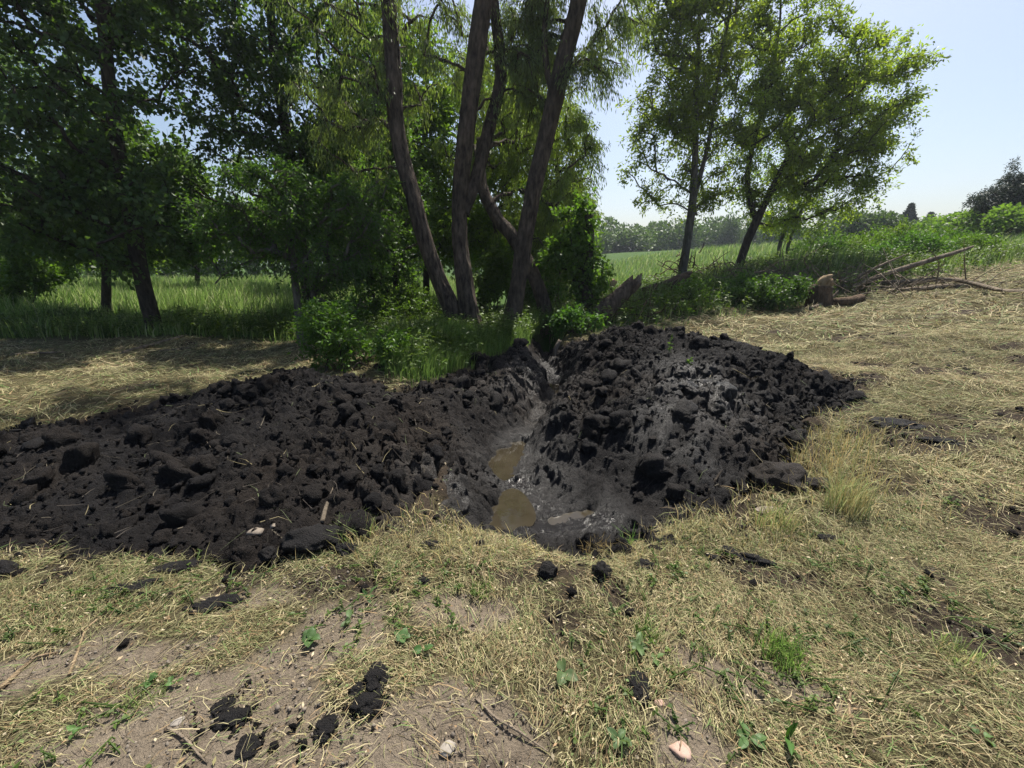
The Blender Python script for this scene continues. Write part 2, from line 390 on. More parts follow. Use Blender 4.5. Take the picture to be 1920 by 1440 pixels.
# ------------------------------------------------------------------ dug black soil: two heaps and the ditch bed
STEP = .0135
mx_ = np.arange(-6.6, 4.7, STEP); my_ = np.arange(1.7, 9.0, STEP)
MX, MY = np.meshgrid(mx_, my_)
dl, dr = mud_sd(MX, MY); DMASK = ditch_mask(MX, MY)
dm = np.maximum(np.maximum(dl, dr), (DMASK - .05) * .8)
MZ = land(MX, MY)
def clod_field(n, r0, r1, seed):
    r = np.random.default_rng(seed); out = np.zeros_like(MX)
    cx = r.uniform(mx_[0], mx_[-1], n); cyy = r.uniform(my_[0], my_[-1], n); rr = r0 + (r1 - r0) * r.random(n) ** 2.2
    el = r.uniform(.6, 1.5, n); an = r.uniform(0, 3.14, n); hh = r.uniform(.45, .95, n)
    for a, b, q, e, g, h in zip(cx, cyy, rr, el, an, hh):
        i0 = max(int((a - 1.6 * q - mx_[0]) / STEP), 0); i1 = int((a + 1.6 * q - mx_[0]) / STEP) + 1
        j0 = max(int((b - 1.6 * q - my_[0]) / STEP), 0); j1 = int((b + 1.6 * q - my_[0]) / STEP) + 1
        sx = MX[j0:j1, i0:i1]; sy = MY[j0:j1, i0:i1]
        if sx.size == 0: continue
        c, s = math.cos(g), math.sin(g); u = ((sx - a) * c + (sy - b) * s) / (q * e); v = (-(sx - a) * s + (sy - b) * c) / (q / e)
        d = 1 - u * u - v * v
        out[j0:j1, i0:i1] = np.maximum(out[j0:j1, i0:i1], np.sqrt(np.maximum(d, 0)) * q * h)
    return out
def warped(f, amt, sc_, seed):
    a = noise2(MX, MY, sc_, seed) + .6 * noise2(MX, MY, sc_ * .4, seed + 3); b = noise2(MX, MY, sc_, seed + 1) + .6 * noise2(MX, MY, sc_ * .4, seed + 4)
    i = np.clip(np.arange(len(mx_))[None, :] + np.round(a * amt / STEP), 0, len(mx_) - 1).astype(int); j = np.clip(np.arange(len(my_))[:, None] + np.round(b * amt / STEP), 0, len(my_) - 1).astype(int)
    return f[j, i]
big = warped(clod_field(260, .09, .26, 1), .10, .20, 101); mid_ = warped(clod_field(900, .04, .13, 2), .04, .09, 111)
rough_amt = np.clip(1.0 - .5 * ss(.85, 1.0, DMASK), .5, 1)
wx = MX + .05 * perlin2(MX, MY, .16, 61) + .02 * perlin2(MX, MY, .05, 63); wy = MY + .05 * perlin2(MX, MY, .16, 62) + .02 * perlin2(MX, MY, .05, 64)
bil = 0; amp = (.075, .060, .052, .038, .022)
for o_, (a_, s_) in enumerate(zip(amp, (.36, .19, .105, .060, .036))):
    c_, n_ = math.cos(o_ * 1.1), math.sin(o_ * 1.1); bil = bil + a_ * np.tanh(2.4 * np.abs(perlin2(wx * c_ - wy * n_, wx * n_ + wy * c_, s_, 300 + o_)))
calm = .50 + .50 * ss(-.45, .25, fbm2(MX, MY, 1.1, 3, 313)); calm = calm * (1 - .65 * gauss(MX, MY, .40, 2.72, .50, .34)) * (1 - .45 * gauss(MX, MY, -3.6, 2.5, .8, .35))
rough_amt = rough_amt * calm
MZ = MZ + rough_amt * (bil + big * .45 + mid_ * .5 + .05 * fbm2(wx, wy, .5, 2, 43)) - .17 * (.3 + .7 * calm)
MZ = MZ + .016 * np.tanh(2.5 * np.abs(perlin2(wx, wy, .055, 351))) + .010 * np.tanh(2.5 * np.abs(perlin2(wx, wy, .030, 352)))
POOLS = [([(-.14, 3.66, .11), (-.10, 3.92, .13), (.06, 4.35, .08)], -.030, 'brown puddle in the middle of the ditch'), ([(-.14, 2.66, .10), (-.02, 2.92, .14), (0, 3.22, .08)], -.025, 'brown puddle nearest the straw lip'),
         ([(.36, 2.92, .05), (.62, 3.0, .06)], -.03, 'small puddle mirroring the sky at the right of the ditch'), ([(.72, 6.0, .06), (.70, 6.7, .07)], -.03, 'thin trickle of water far up the ditch')]
LEVELS = []
for line_, lv, lab_ in POOLS:
    d_, hw_ = dist_line(MX, MY, line_); d_ = d_ + .05 * fbm2(MX, MY, .12, 3, 83); k_ = 1 - ss(hw_ * .75, hw_ * 1.9, d_)
    lev = float(np.median(MZ[(d_ < hw_ * 1.2)])); LEVELS.append(lev + lv)
    MZ = MZ * (1 - .75 * k_) + .75 * k_ * (lev - .075)
edge = ss(-.16, .10, dm)
MZ = MZ - .20 * (1 - edge)
wetr = np.maximum.reduce([.45 * ss(.75, 1.0, DMASK), 1.0 * gauss(MX, MY, .42, 2.85, .40, .32), .6 * gauss(MX, MY, .1, 3.6, .35, .5), .75 * gauss(MX, MY, 2.0, 4.2, .35, .55), .6 * gauss(MX, MY, -.6, 2.75, .25, .3), .5 * gauss(MX, MY, 1.5, 3.4, .3, .4), .45 * gauss(MX, MY, .3, 6.0, .5, .9)])
WET = np.clip(wetr * (1 + .6 * fbm2(MX, MY, .25, 3, 77)), 0, 1)
BROWN = np.clip(ss(.0, .9, fbm2(MX, MY, .9, 3, 55)) * .5 + .5 * gauss(MX, MY, -.1, 6.2, .9, 1.0) + .35 * gauss(MX, MY, -.9, 3.4, .8, .8) + .6 * gauss(MX, MY, 2.25, 3.1, .3, .25) + .7 * ss(.06, -.08, dm), 0, .9)
def mud_z(x, y):
    i = np.clip(((np.asarray(x) - mx_[0]) / STEP).round().astype(int), 0, len(mx_) - 1); j = np.clip(((np.asarray(y) - my_[0]) / STEP).round().astype(int), 0, len(my_) - 1)
    return MZ[j, i]
nx, ny = len(mx_), len(my_); idx = np.arange(nx * ny).reshape(ny, nx)
Q = np.stack([idx[:-1, :-1], idx[:-1, 1:], idx[1:, 1:], idx[1:, :-1]], -1).reshape(-1, 4)
keep = (dm > -.17).ravel()[Q].any(1); Q = Q[keep]
own = np.where(DMASK > .6, 2, np.where(dl > dr, 0, 1)).ravel()[Q[:, 0]]
DX = .034 * perlin2(MX, MY, .10, 501) + .018 * perlin2(MX, MY, .045, 503); DY = .034 * perlin2(MX, MY, .10, 502) + .018 * perlin2(MX, MY, .045, 504)
amt_ = 1.25 * rough_amt * ss(-.10, .15, dm)
allV = np.stack([MX + DX * amt_, MY + DY * amt_, MZ + .010 * perlin2(MX, MY, .03, 505)], -1).reshape(-1, 3)
for k, (nm, lab) in enumerate([('soil_mound', 'low broad mound of dug black soil on the left, half in tree shade'), ('soil_mound', 'taller mound of wet black soil on the right of the muddy ditch'), ('ditch_bed', 'wet black mud floor of the ditch between the two soil mounds')]):
    q = Q[own == k]; used, inv = np.unique(q, return_inverse=True)
    me = build_mesh(nm, allV[used], [inv.reshape(-1, 4)], M_SOIL, smooth=True, attrs={'wet': WET.ravel()[used], 'brown': BROWN.ravel()[used]})
    o = put(nm, me)
    if k < 2: tag(o, lab, 'soil mound')
    else: structure(o, lab)

# ------------------------------------------------------------------ muddy water
def water_mat():
    m, t, b, out = new_mat('muddy_water')
    n = noise_tex(t, 4, 3); c = ramp(t, n, [(.35, (.027, .022, .014)), (.7, (.042, .035, .023))])
    t.links.new(c, b.inputs['Base Color']); b.inputs['Roughness'].default_value = .04; b.inputs['IOR'].default_value = 1.33; b.inputs['Specular IOR Level'].default_value = .8
    bump(t, b, noise_tex(t, 14, 2), .05, .01); return m
M_WATER = water_mat()
def puddle(pts, level, label):
    bm = bmesh.new(); P = np.array(pts, float); n = 40
    ring = spline(np.vstack([P, P[:1]]), n + 1)[:-1]
    vs_ = [bm.verts.new((a, b, level)) for a, b in ring]; bm.faces.new(vs_)
    me = bpy.data.meshes.new('puddle'); bm.to_mesh(me); bm.free(); me.materials.append(M_WATER)
    structure(put('puddle', me), label)
for (line_, lv, lab_), lev in zip(POOLS, LEVELS):
    P = np.array(line_); d = unit(np.gradient(P[:, :2], axis=0)); nrm = np.column_stack([-d[:, 1], d[:, 0]]); w = P[:, 2:3] * 1.55
    puddle(np.vstack([P[:1, :2] - d[:1] * w[0], P[:, :2] + nrm * w, P[-1:, :2] + d[-1:] * w[-1], (P[:, :2] - nrm * w)[::-1]]), lev, lab_)

# ------------------------------------------------------------------ trees
def grow(root, stems, blobs, n, crad, per, leaf, mat, bark, seed, style='spread', stem_from=.35, tint=(1, 1, 1), vary=.25, twigs=7, rmin=.008, limb_name='branchwork', pipe=.011, limb_kind=None):
    """stems: list of (k,3) centre lines already built; blobs: (centre, radii, weight). Grows limbs from the stems to
    leaf clusters scattered in the blobs and hangs leaves on twigs round each cluster."""
    r = np.random.default_rng(seed)
    vol = np.array([b[2] * np.prod(b[1]) for b in blobs]); which = r.choice(len(blobs), n, p=vol / vol.sum())
    C = np.array([b[0] for b in blobs])[which] + unit(r.normal(size=(n, 3))) * (r.random(n) ** .42)[:, None] * np.array([b[1] for b in blobs])[which]
    C = C[C[:, 2] > land(C[:, 0], C[:, 1]) + .25]; n = len(C)
    nodes = np.vstack([s[int(len(s) * stem_from):] for s in stems]); owner = np.full(len(nodes), -1)
    d0 = np.min(np.linalg.norm(C[:, None] - nodes[None, ::4], axis=2), 1); order = np.argsort(d0)
    P = np.zeros((n, 7, 3)); par = np.full(n, -1); K = np.linspace(0, 1, 7)
    for k in order:
        c = C[k]; d = np.linalg.norm(nodes - c, axis=1); cost = d + 1.3 * np.maximum(0, nodes[:, 2] - c[2] + .35 * d)
        j = int(np.argmin(cost)); a = nodes[j]; par[k] = owner[j]; L = d[j]
        mid = (a + c) / 2 + np.array([0, 0, .10 * L]) + r.normal(size=3) * .07 * L
        pts = (1 - K)[:, None] ** 2 * a + 2 * (K * (1 - K))[:, None] * mid + K[:, None] ** 2 * c
        pts[1:-1] += r.normal(size=(5, 3)) * .02 * L
        P[k] = pts; nodes = np.vstack([nodes, pts[2:]]); owner = np.concatenate([owner, np.full(5, k)])
    load = np.ones(n)
    for k in order[::-1]:
        if par[k] >= 0: load[par[k]] += load[k]
    R0 = rmin + pipe * np.sqrt(load); R = R0[:, None] * np.linspace(1, .55, 7)[None]
    V1, Q1 = tubes(P, R, 5)
    # twigs
    m = n * twigs; ci = np.repeat(np.arange(n), twigs); s0 = C[ci]
    back = r.random(m); lo = np.clip((back * 6).astype(int) + 1, 3, 6); s0 = P[ci, lo]
    dirs = rand_dirs(m, r); out = unit(C[ci] - np.mean(C, 0)); dirs = unit(dirs + .55 * out + (np.array([0, 0, .35]) if style != 'weep' else np.array([0, 0, -.1])))
    L = crad * r.uniform(.55, 1.35, m)
    if style == 'weep': L = L * 1.0
    g = {'spread': -.18, 'up': .1, 'weep': -.42, 'droop': -.4}[style]
    k4 = np.linspace(0, 1, 4)
    TP = s0[:, None] + dirs[:, None] * (L[:, None] * k4)[:, :, None] + np.array([0, 0, 1.]) * (g * L[:, None] * k4 ** 2)[:, :, None]
    V2, Q2 = tubes(TP, np.linspace(1, .35, 4)[None] * np.full((m, 1), rmin * .75), 3)
    Vb, Fb = merge([(V1, [Q1]), (V2, [Q2])]); part(limb_name, root, Vb, Fb, bark, smooth=True, kind=limb_kind)
    # leaves along the twigs
    q = max(1, int(per / twigs)); N_ = m * q; ti = np.repeat(np.arange(m), q); u = r.random(N_) ** .8 * 3
    i = np.minimum(u.astype(int), 2); f = (u - i)[:, None]
    pos = TP[ti, i] * (1 - f) + TP[ti, i + 1] * f + r.normal(size=(N_, 3)) * leaf[0] * .55
    tdir = unit(TP[ti, i + 1] - TP[ti, i])
    if style == 'weep': ax = unit(.5 * tdir + .7 * rand_dirs(N_, r) * .6 + np.array([0, 0, -.8])); nr = rand_dirs(N_, r)
    else: ax = unit(.6 * tdir + .9 * rand_dirs(N_, r) + np.array([0, 0, -.25])); nr = unit(rand_dirs(N_, r) + np.array([0, 0, .7]))
    ln = leaf[0] * r.uniform(.6, 1.3, N_); wd_ = leaf[1] * r.uniform(.7, 1.25, N_)
    V, Qd = leaf_quads(pos, ax, nr, ln, wd_)
    tc = np.array(tint)[None] * (1 + vary * (r.random((n, 1)) - .5))[ci][ti] * (1 + vary * 1.2 * (r.random((N_, 1)) - .5)) * (1 + np.array([.25, .1, -.2]) * (r.random((N_, 1)) - .4) * vary * 2)
    part('crown', root, V, [Qd], mat, tint=np.repeat(tc, 4, 0))
def stem_line(pts, n=60):
    return spline(np.array(pts, float), n)
def px_line(Y0, pts, dy=None):
    """trunk points read off the photograph, set at distance Y0 (+ an offset for each point)"""
    return np.array([at(a, b, Y0 + (dy[i] if dy else 0)) for i, (a, b) in enumerate(pts)])
def root_in(line, depth=.15):
    b = line[0].copy(); z = land(b[0:1], b[1:2])[0]; line = line.copy(); line[0, 2] = min(line[0, 2], z + .05)
    return np.vstack([[line[0] + (line[0] - line[1]) / max(np.linalg.norm(line[0] - line[1]), 1e-6) * depth], line])
def B(px, py, rx, ry, Y0, ty, w=1.0):
    """an ellipsoid of foliage: seen at a pixel, with pixel half sizes, at distance Y0 and half depth ty metres"""
    c = at(px, py, Y0); s = Y0 / F_PX; return (c, np.array([rx * s, ty, ry * s]), w)
def make_tree(name, label, cat, stems, blobs, bark, leafmat, n, crad, per, leaf, seed, sides=18, ridge=.05, flare=.25, group=None, stem_names=None, **kw):
    base = stems[0][0][1].copy(); base[2] = land(base[0:1], base[1:2])[0]
    root = thing(name, label, cat, base, group)
    lines = []
    for i, (pts, radii) in enumerate(stems):
        V, Fs = bark_tube(pts, radii, sides=sides, seed=seed + i, ridge=ridge, flare=flare if i == 0 or (stem_names and stem_names[i] == 'trunk') else 0)
        part(stem_names[i] if stem_names else ('trunk' if i == 0 else 'stem'), root, V, Fs, bark, smooth=True); lines.append(stem_line(pts))
    grow(root, lines, blobs, n, crad, per, leaf, leafmat, bark, seed, **kw); return root

# -- the group of willows
y0 = G(890, 628)[1]
A_ = root_in(px_line(y0, [(862, 612), (838, 560), (806, 480), (775, 370), (745, 250), (736, 120), (728, 0), (715, -160)], [.05, 0, -.05, 0, .1, .2, .3, .4]))
B_ = root_in(px_line(y0, [(888, 628), (876, 560), (864, 470), (862, 380), (872, 260), (890, 120), (908, -10), (925, -170)], [0, .0, .1, .15, .1, .1, .1, .2]))
B2 = px_line(y0, [(868, 400), (888, 350), (912, 260), (938, 150), (930, 40), (915, -80), (905, -180)], [.15, .3, .5, .7, .8, .9, 1.0])
make_tree('willow_tree', 'willow with two thick furrowed stems rising from one base', 'tree',
          [(B_, [.27, .23, .185, .16, .15, .155, .148, .135, .10]), (A_, [.24, .205, .17, .155, .147, .142, .135, .125, .09]), (B2, [.10, .125, .12, .11, .095, .085, .07])],
          [B(640, 90, 90, 180, y0 + .3, .8, .8), B(820, 130, 80, 100, y0 + .9, .7, .8), B(800, 20, 120, 70, y0 + 1.0, .8, .7), B(960, 90, 70, 120, y0 + .8, .8), B(850, -110, 220, 70, y0, 1.2, .35), B(640, 250, 60, 110, y0 + .6, .7, .8), (np.array([-1.9, 9.0, 10.2]), np.array([1.9, 1.3, 1.4]), .9)],
          M_WILLOW_BARK, M_LEAF_WILLOW, 190, .40, 200, (.10, .021), 21, sides=54, ridge=.13, style='weep', stem_from=.55, stem_names=['trunk', 'trunk', 'trunk'])
yc = G(955, 622)[1]
C_ = root_in(px_line(yc, [(957, 620), (970, 545), (984, 450), (1002, 350), (1030, 230), (1055, 120), (1085, 0), (1115, -140)], [0, 0, 0, 0, .05, .1, .1, .1]))
C2 = px_line(yc, [(1038, 195), (1024, 120), (1022, 40), (1035, -60), (1030, -160)], [.05, .15, .2, .2, .2])
make_tree('willow_tree', 'single willow right of the pair, leaning right with a thin upright fork', 'tree',
          [(C_, [.245, .20, .168, .158, .15, .15, .15, .138, .11]), (C2, [.05, .055, .045, .035, .03])],
          [B(1130, 70, 55, 90, yc, .6), B(1010, 40, 60, 80, yc + .9, .6, .7), B(1060, -100, 120, 60, yc + .3, 1.0, .4), B(1000, 130, 40, 80, yc + .6, .5)],
          M_WILLOW_BARK, M_LEAF_WILLOW, 90, .38, 280, (.095, .020), 31, sides=54, ridge=.13, style='weep', stem_from=.6, stem_names=['trunk', 'stem'])
yd = G(1025, 606)[1]
D_ = root_in(px_line(yd, [(1028, 606), (1018, 565), (995, 505), (965, 450), (930, 405), (905, 350), (900, 260)], [0, 0, .1, .3, .6, .9, 1.2]))
make_tree('willow_tree', 'thinner willow leaning left behind the thick trunks, roots bared at the ditch', 'tree',
          [(D_, [.20, .18, .155, .15, .15, .14, .12, .09])],
          [B(1065, 330, 55, 150, yd + 2.2, 1.0), B(990, 330, 80, 170, yd + 2.6, 1.2), B(930, 200, 110, 120, yd + 2.8, 1.2), B(1075, 200, 40, 60, yd + 2.0, .8)],
          M_WILLOW_BARK, M_LEAF_WILLOW, 160, .45, 260, (.10, .024), 41, sides=36, ridge=.12, style='weep', stem_from=.7, tint=(1.15, 1.2, .8))

# -- trees of the left side
y1 = G(290, 622)[1]
T1 = root_in(px_line(y1, [(292, 622), (278, 570), (262, 500), (248, 420), (225, 300), (205, 160), (190, 0), (175, -120)]))
make_tree('broadleaf_tree', 'dark leaning broadleaf tree nearest the left edge, with large leaves', 'tree',
          [(T1, [.20, .17, .155, .15, .14, .13, .11, .09, .05])],
          [B(60, 180, 190, 170, y1 - .6, 1.6), B(180, 390, 160, 80, y1 - .5, 1.4), B(150, 60, 200, 110, y1 + .2, 1.6), B(30, 370, 130, 90, y1 - .2, 1.4), B(270, 470, 70, 40, y1, .8), B(60, -110, 330, 110, y1, 1.8), B(-120, 200, 120, 250, y1, 1.6), B(270, 350, 70, 80, y1, 1.0), B(60, -330, 260, 130, y1, 1.8, .8)],
          M_DARK_BARK, M_LEAF_DARK, 280, .45, 120, (.12, .09), 51, style='droop', stem_from=.3)
y2 = y1 + 2.4
T2 = root_in(px_line(y2, [(590, 590), (575, 540), (560, 430), (545, 300), (520, 150), (505, 0), (495, -140)]))
make_tree('broadleaf_tree', 'tall dark tree hung with vines behind the grey-stemmed sapling', 'tree',
          [(T2, [.17, .16, .15, .14, .13, .11, .09, .05])],
          [B(420, 80, 130, 110, y2, 1.5), B(540, 130, 110, 160, y2 - .3, 1.3), B(380, 230, 90, 90, y2, 1.2, .8), B(500, 260, 110, 80, y2, 1.2), B(440, -90, 260, 110, y2, 1.8), B(590, 290, 70, 120, y2, 1.0), B(330, 400, 100, 80, y2 + .5, 1.0, .7)],
          M_DARK_BARK, M_LEAF_DARK, 230, .5, 120, (.125, .08), 61, style='droop', stem_from=.3)
y3 = G(563, 645)[1]
T3 = root_in(px_line(y3, [(566, 645), (560, 590), (552, 520), (546, 460), (540, 390), (530, 330)]))
make_tree('small_tree', 'small grey-stemmed tree with a low feathery crown behind the left mound', 'tree',
          [(T3, [.085, .075, .07, .065, .06, .045, .025])],
          [B(520, 400, 120, 80, y3, .9), B(610, 440, 100, 90, y3 + .1, .9), B(440, 430, 90, 60, y3, .8), B(490, 340, 70, 45, y3, .7), B(430, 510, 80, 25, y3, .5, .5), B(640, 530, 60, 60, y3 + .4, .7), B(680, 400, 60, 90, y3 + .6, .8)],
          M_GREY_BARK, M_LEAF_MID, 180, .32, 130, (.085, .032), 71, style='droop', stem_from=.5, tint=(.62, .72, .80))
y4 = y3 + 2.0
T4 = root_in(px_line(y4, [(745, 600), (742, 540), (735, 450), (725, 350)]))
make_tree('small_tree', 'bushy dark sapling filling the gap left of the willow pair', 'tree',
          [(T4, [.075, .07, .06, .05, .03])],
          [B(730, 490, 70, 70, y4 - .4, .8), B(690, 380, 70, 90, y4, .9), B(770, 420, 60, 90, y4 + .4, .8), B(740, 300, 70, 80, y4 + .5, .8), B(650, 560, 60, 50, y4, .8)],
          M_DARK_BARK, M_LEAF_MID, 130, .35, 130, (.09, .04), 81, style='droop', tint=(.7, .8, .8))
def bg_tree(name, label, px, py, Y0, top, blobs, mat, n, seed, r=.12, lean=0, group=None, crad=.6, per=130, leaf=(.16, .085), tint=(1, 1, 1), bark=None, **kw):
    p = at(px, 600, Y0); z = land(p[0:1], p[1:2])[0]; b = np.array([p[0], Y0, z])
    t = at(px + lean, top, Y0); K = np.linspace(0, 1, 6)[:, None]; line = b + (t - b) * K; line[1:-1, 0] += np.random.default_rng(seed).normal(size=4) * .12
    line = root_in(line)
    return make_tree(name, label, 'tree', [(line, [r * 1.1, r, r * .9, r * .75, r * .6, r * .4, r * .2])], blobs, bark or M_DARK_BARK, mat, n, crad, per, leaf, seed, sides=12, group=group, tint=tint, **kw)
bg_tree('background_tree', 'sunlit yellow-green tree seen between the two willow stems', 800, 560, 14.5, 130, [B(790, 210, 80, 100, 14.5, 1.5), B(760, 330, 90, 110, 14.5, 1.5), B(830, 420, 90, 80, 14.0, 1.2), B(690, 230, 70, 100, 15, 1.3)], M_LEAF_MID, 225, 91, tint=(1.3, 1.3, .8))
bg_tree('background_tree', 'sunlit tree behind the forked willow stem', 960, 560, 16, 130, [B(950, 250, 80, 130, 16, 1.6), B(1040, 420, 80, 90, 15.5, 1.4), B(920, 420, 70, 110, 15.5, 1.4)], M_LEAF_MID, 210, 92, tint=(1.2, 1.25, .8))
bg_tree('background_tree', 'mid green tree far behind the grey-stemmed small tree', 640, 560, 20, 180, [B(650, 330, 100, 130, 20, 1.8), B(560, 420, 110, 70, 20, 1.6), B(720, 470, 90, 70, 19.5, 1.6)], M_LEAF_MID, 225, 93, tint=(.95, 1.05, .8))
bg_tree('background_tree', 'pale bushy tree on the far side of the meadow at the left edge', 60, 560, 20, 330, [B(60, 450, 150, 50, 20, 2), B(-60, 400, 120, 90, 20, 2), B(200, 470, 120, 40, 20.5, 2)], M_LEAF_MID, 195, 94, tint=(1.25, 1.2, .9))
bg_tree('background_tree', 'low bushy tree beyond the meadow behind the leaning left tree', 380, 560, 24, 380, [B(370, 450, 140, 45, 24, 2), B(480, 430, 110, 60, 24, 2), B(260, 440, 110, 50, 24.5, 2)], M_LEAF_MID, 195, 95, crad=.7, leaf=(.18, .10), tint=(1.0, 1.05, .8))
bg_tree('background_tree', 'tall tree beyond the meadow showing through the left crown', 130, 560, 27, 120, [B(110, 280, 120, 130, 27, 2.2), B(-40, 230, 130, 170, 27, 2.2), B(40, 120, 120, 90, 27, 2.0)], M_LEAF_DARK, 225, 96, crad=.8, leaf=(.16, .10), tint=(1.1, 1.1, .9))

bg_tree('background_tree', 'yellow-green tree filling the gap right of the leaning thin willow', 1050, 560, 14.2, 180, [B(1060, 290, 50, 120, 14.2, 1.2), B(1030, 450, 60, 90, 14, 1.2), B(1080, 380, 35, 60, 14, .9)], M_LEAF_WILLOW, 130, 97, crad=.5, leaf=(.12, .035), tint=(1.1, 1.1, .7), style='weep')
bg_tree('background_tree', 'deep green tree filling the gap between the sapling and the first willow stem', 700, 560, 13.5, 60, [B(690, 180, 70, 130, 13.5, 1.3), B(640, 330, 70, 110, 13.5, 1.3), B(720, 380, 60, 110, 13.5, 1.2)], M_LEAF_MID, 170, 98, crad=.5, leaf=(.13, .06), tint=(.9, 1.0, .9))
bg_tree('background_tree', 'shadowy tree behind the leaning left tree, lower crown hiding the meadow', 200, 560, 12.5, 120, [B(240, 330, 110, 110, 12.5, 1.3), B(90, 420, 120, 50, 12.5, 1.2), B(320, 430, 100, 45, 12.5, 1.2)], M_LEAF_DARK, 220, 99, crad=.6, leaf=(.16, .10), tint=(1.0, 1.0, 1.0))
# -- ivy grown stump right of the willows
yi = G(1097, 603)[1]
I_ = root_in(px_line(yi, [(1090, 603), (1096, 560), (1100, 480), (1104, 400)]))
make_tree('ivy_covered_trunk', 'dead trunk smothered in vines at the head of the ditch', 'tree', [(I_, [.30, .24, .19, .16, .10])],
          [B(1098, 400, 26, 40, yi, .35), B(1085, 500, 45, 60, yi - .1, .5), B(1110, 520, 30, 40, yi - .1, .4), B(1060, 470, 40, 60, yi + .1, .5), B(1085, 440, 30, 40, yi, .4)],
          M_DARK_BARK, M_LEAF_MID, 55, .30, 110, (.10, .075), 101, stem_from=.3, tint=(.82, .92, .78))

# -- the two airy trees on the right and the pair of thin stems behind them
y6 = 14.5
def foot(px, Y0):
    p = at(px, 560, Y0); return np.array([p[0], Y0, land(p[0:1], p[1:2])[0]])
def stem_from_foot(px0, Y0, pts, dy=None):
    f = foot(px0, Y0); return root_in(np.vstack([[f], px_line(Y0, pts, dy)]))
R1 = stem_from_foot(1272, y6, [(1283, 490), (1292, 430), (1300, 360), (1304, 270), (1306, 180), (1310, 80), (1312, -30), (1315, -120)])
R1b = px_line(y6, [(1301, 372), (1318, 310), (1332, 250), (1345, 150), (1365, 40), (1380, -60)], [0, .1, .2, .3, .4, .5])
make_tree('box_elder_tree', 'slender upright tree with open airy crown left of the leaning one', 'tree',
          [(R1, [.20, .165, .14, .125, .105, .085, .07, .05, .03, .02]), (R1b, [.075, .07, .06, .05, .04, .025])],
          [B(1280, 130, 70, 110, y6, 1.3), B(1240, 230, 65, 70, y6, 1.1), B(1330, 60, 80, 90, y6 + .3, 1.3), B(1210, 350, 60, 40, y6, .9, .7), B(1195, 400, 45, 25, y6, .7, .6), B(1330, 220, 60, 120, y6 + .5, 1.0), B(1340, 380, 50, 35, y6, .8, .7), B(1290, -60, 120, 90, y6, 1.4), B(1240, 30, 50, 80, y6, 1), B(1190, 290, 40, 30, y6, .7, .6), B(1350, 330, 50, 60, y6 + .6, .9)],
          M_GREY_BARK, M_LEAF_BOX, 290, .42, 130, (.125, .05), 111, style='spread', stem_from=.4, tint=(1.05, 1.0, .9), flare=.15)
y7 = 15.0
R2 = stem_from_foot(1370, y7, [(1385, 500), (1402, 450), (1425, 400), (1442, 365), (1470, 310), (1510, 240), (1560, 160), (1600, 90)])
R2b = px_line(y7, [(1418, 415), (1405, 370), (1402, 320), (1420, 240), (1440, 150), (1460, 60), (1465, -20)], [0, .1, .1, .1, .1, .1, .1])
make_tree('box_elder_tree', 'spreading tree leaning right, sunlit crown sweeping away in the wind', 'tree',
          [(R2, [.185, .155, .14, .13, .12, .10, .08, .06, .04, .02]), (R2b, [.08, .085, .08, .065, .05, .035, .02])],
          [B(1560, 200, 120, 120, y7, 1.7), B(1620, 150, 80, 90, y7, 1.3), B(1480, 130, 90, 110, y7 + .3, 1.5), B(1440, 250, 90, 100, y7, 1.4), B(1560, 330, 100, 80, y7, 1.4), B(1640, 260, 55, 80, y7, 1.0), B(1500, 400, 70, 40, y7, 1.0, .8), B(1690, 180, 30, 40, y7, .6, .6), B(1420, 40, 70, 80, y7 + .4, 1.2), B(1400, 350, 50, 50, y7 + .2, .9, .7), B(1640, 90, 50, 40, y7, .8, .6)],
          M_DARK_BARK, M_LEAF_BOX, 390, .46, 140, (.125, .05), 121, style='spread', stem_from=.4, tint=(1.12, 1.12, .8), flare=.15, vary=.4)
y8 = 19.0
R3 = stem_from_foot(1450, y8, [(1462, 460), (1475, 420), (1490, 360), (1500, 300)]); R3b = stem_from_foot(1464, y8, [(1478, 460), (1500, 400), (1520, 340)])
make_tree('box_elder_tree', 'young twin-stemmed tree standing behind the leaning one', 'tree',
          [(R3, [.10, .09, .08, .07, .05, .03]), (R3b, [.08, .075, .065, .05, .03])],
          [B(1490, 400, 60, 50, y8, 1.2), B(1530, 420, 45, 40, y8, 1.0), B(1480, 330, 70, 60, y8, 1.2)],
          M_GREY_BARK, M_LEAF_BOX, 70, .5, 110, (.12, .05), 131, tint=(.85, .95, .9), stem_names=['trunk', 'trunk'])

# -- cedar on the skyline at the right edge
y9 = 24.0
def foot_ray(px, Y0): return foot(px, Y0)
cf = foot(1895, y9); ct = at(1915, 325, y9)
cl = root_in(cf + (ct - cf) * np.linspace(0, 1, 5)[:, None])
cz = cf[2]; csx = cf[0]
make_tree('cedar_tree', 'dark spreading cedar on the skyline at the right edge', 'tree', [(cl, [.3, .24, .2, .15, .1, .04])],
          [B(1875, 382, 62, 10, y9, 1.4), B(1895, 362, 55, 10, y9, 1.4), B(1925, 338, 45, 12, y9, 1.2), B(1960, 370, 80, 35, y9, 1.6), B(1840, 398, 28, 6, y9, .7, .8), B(1925, 310, 22, 14, y9, .8), B(1900, 402, 60, 8, y9, 1.2)],
          M_DARK_BARK, M_LEAF_CEDAR, 150, .42, 190, (.16, .04), 141, style='spread', twigs=8, stem_from=.15)

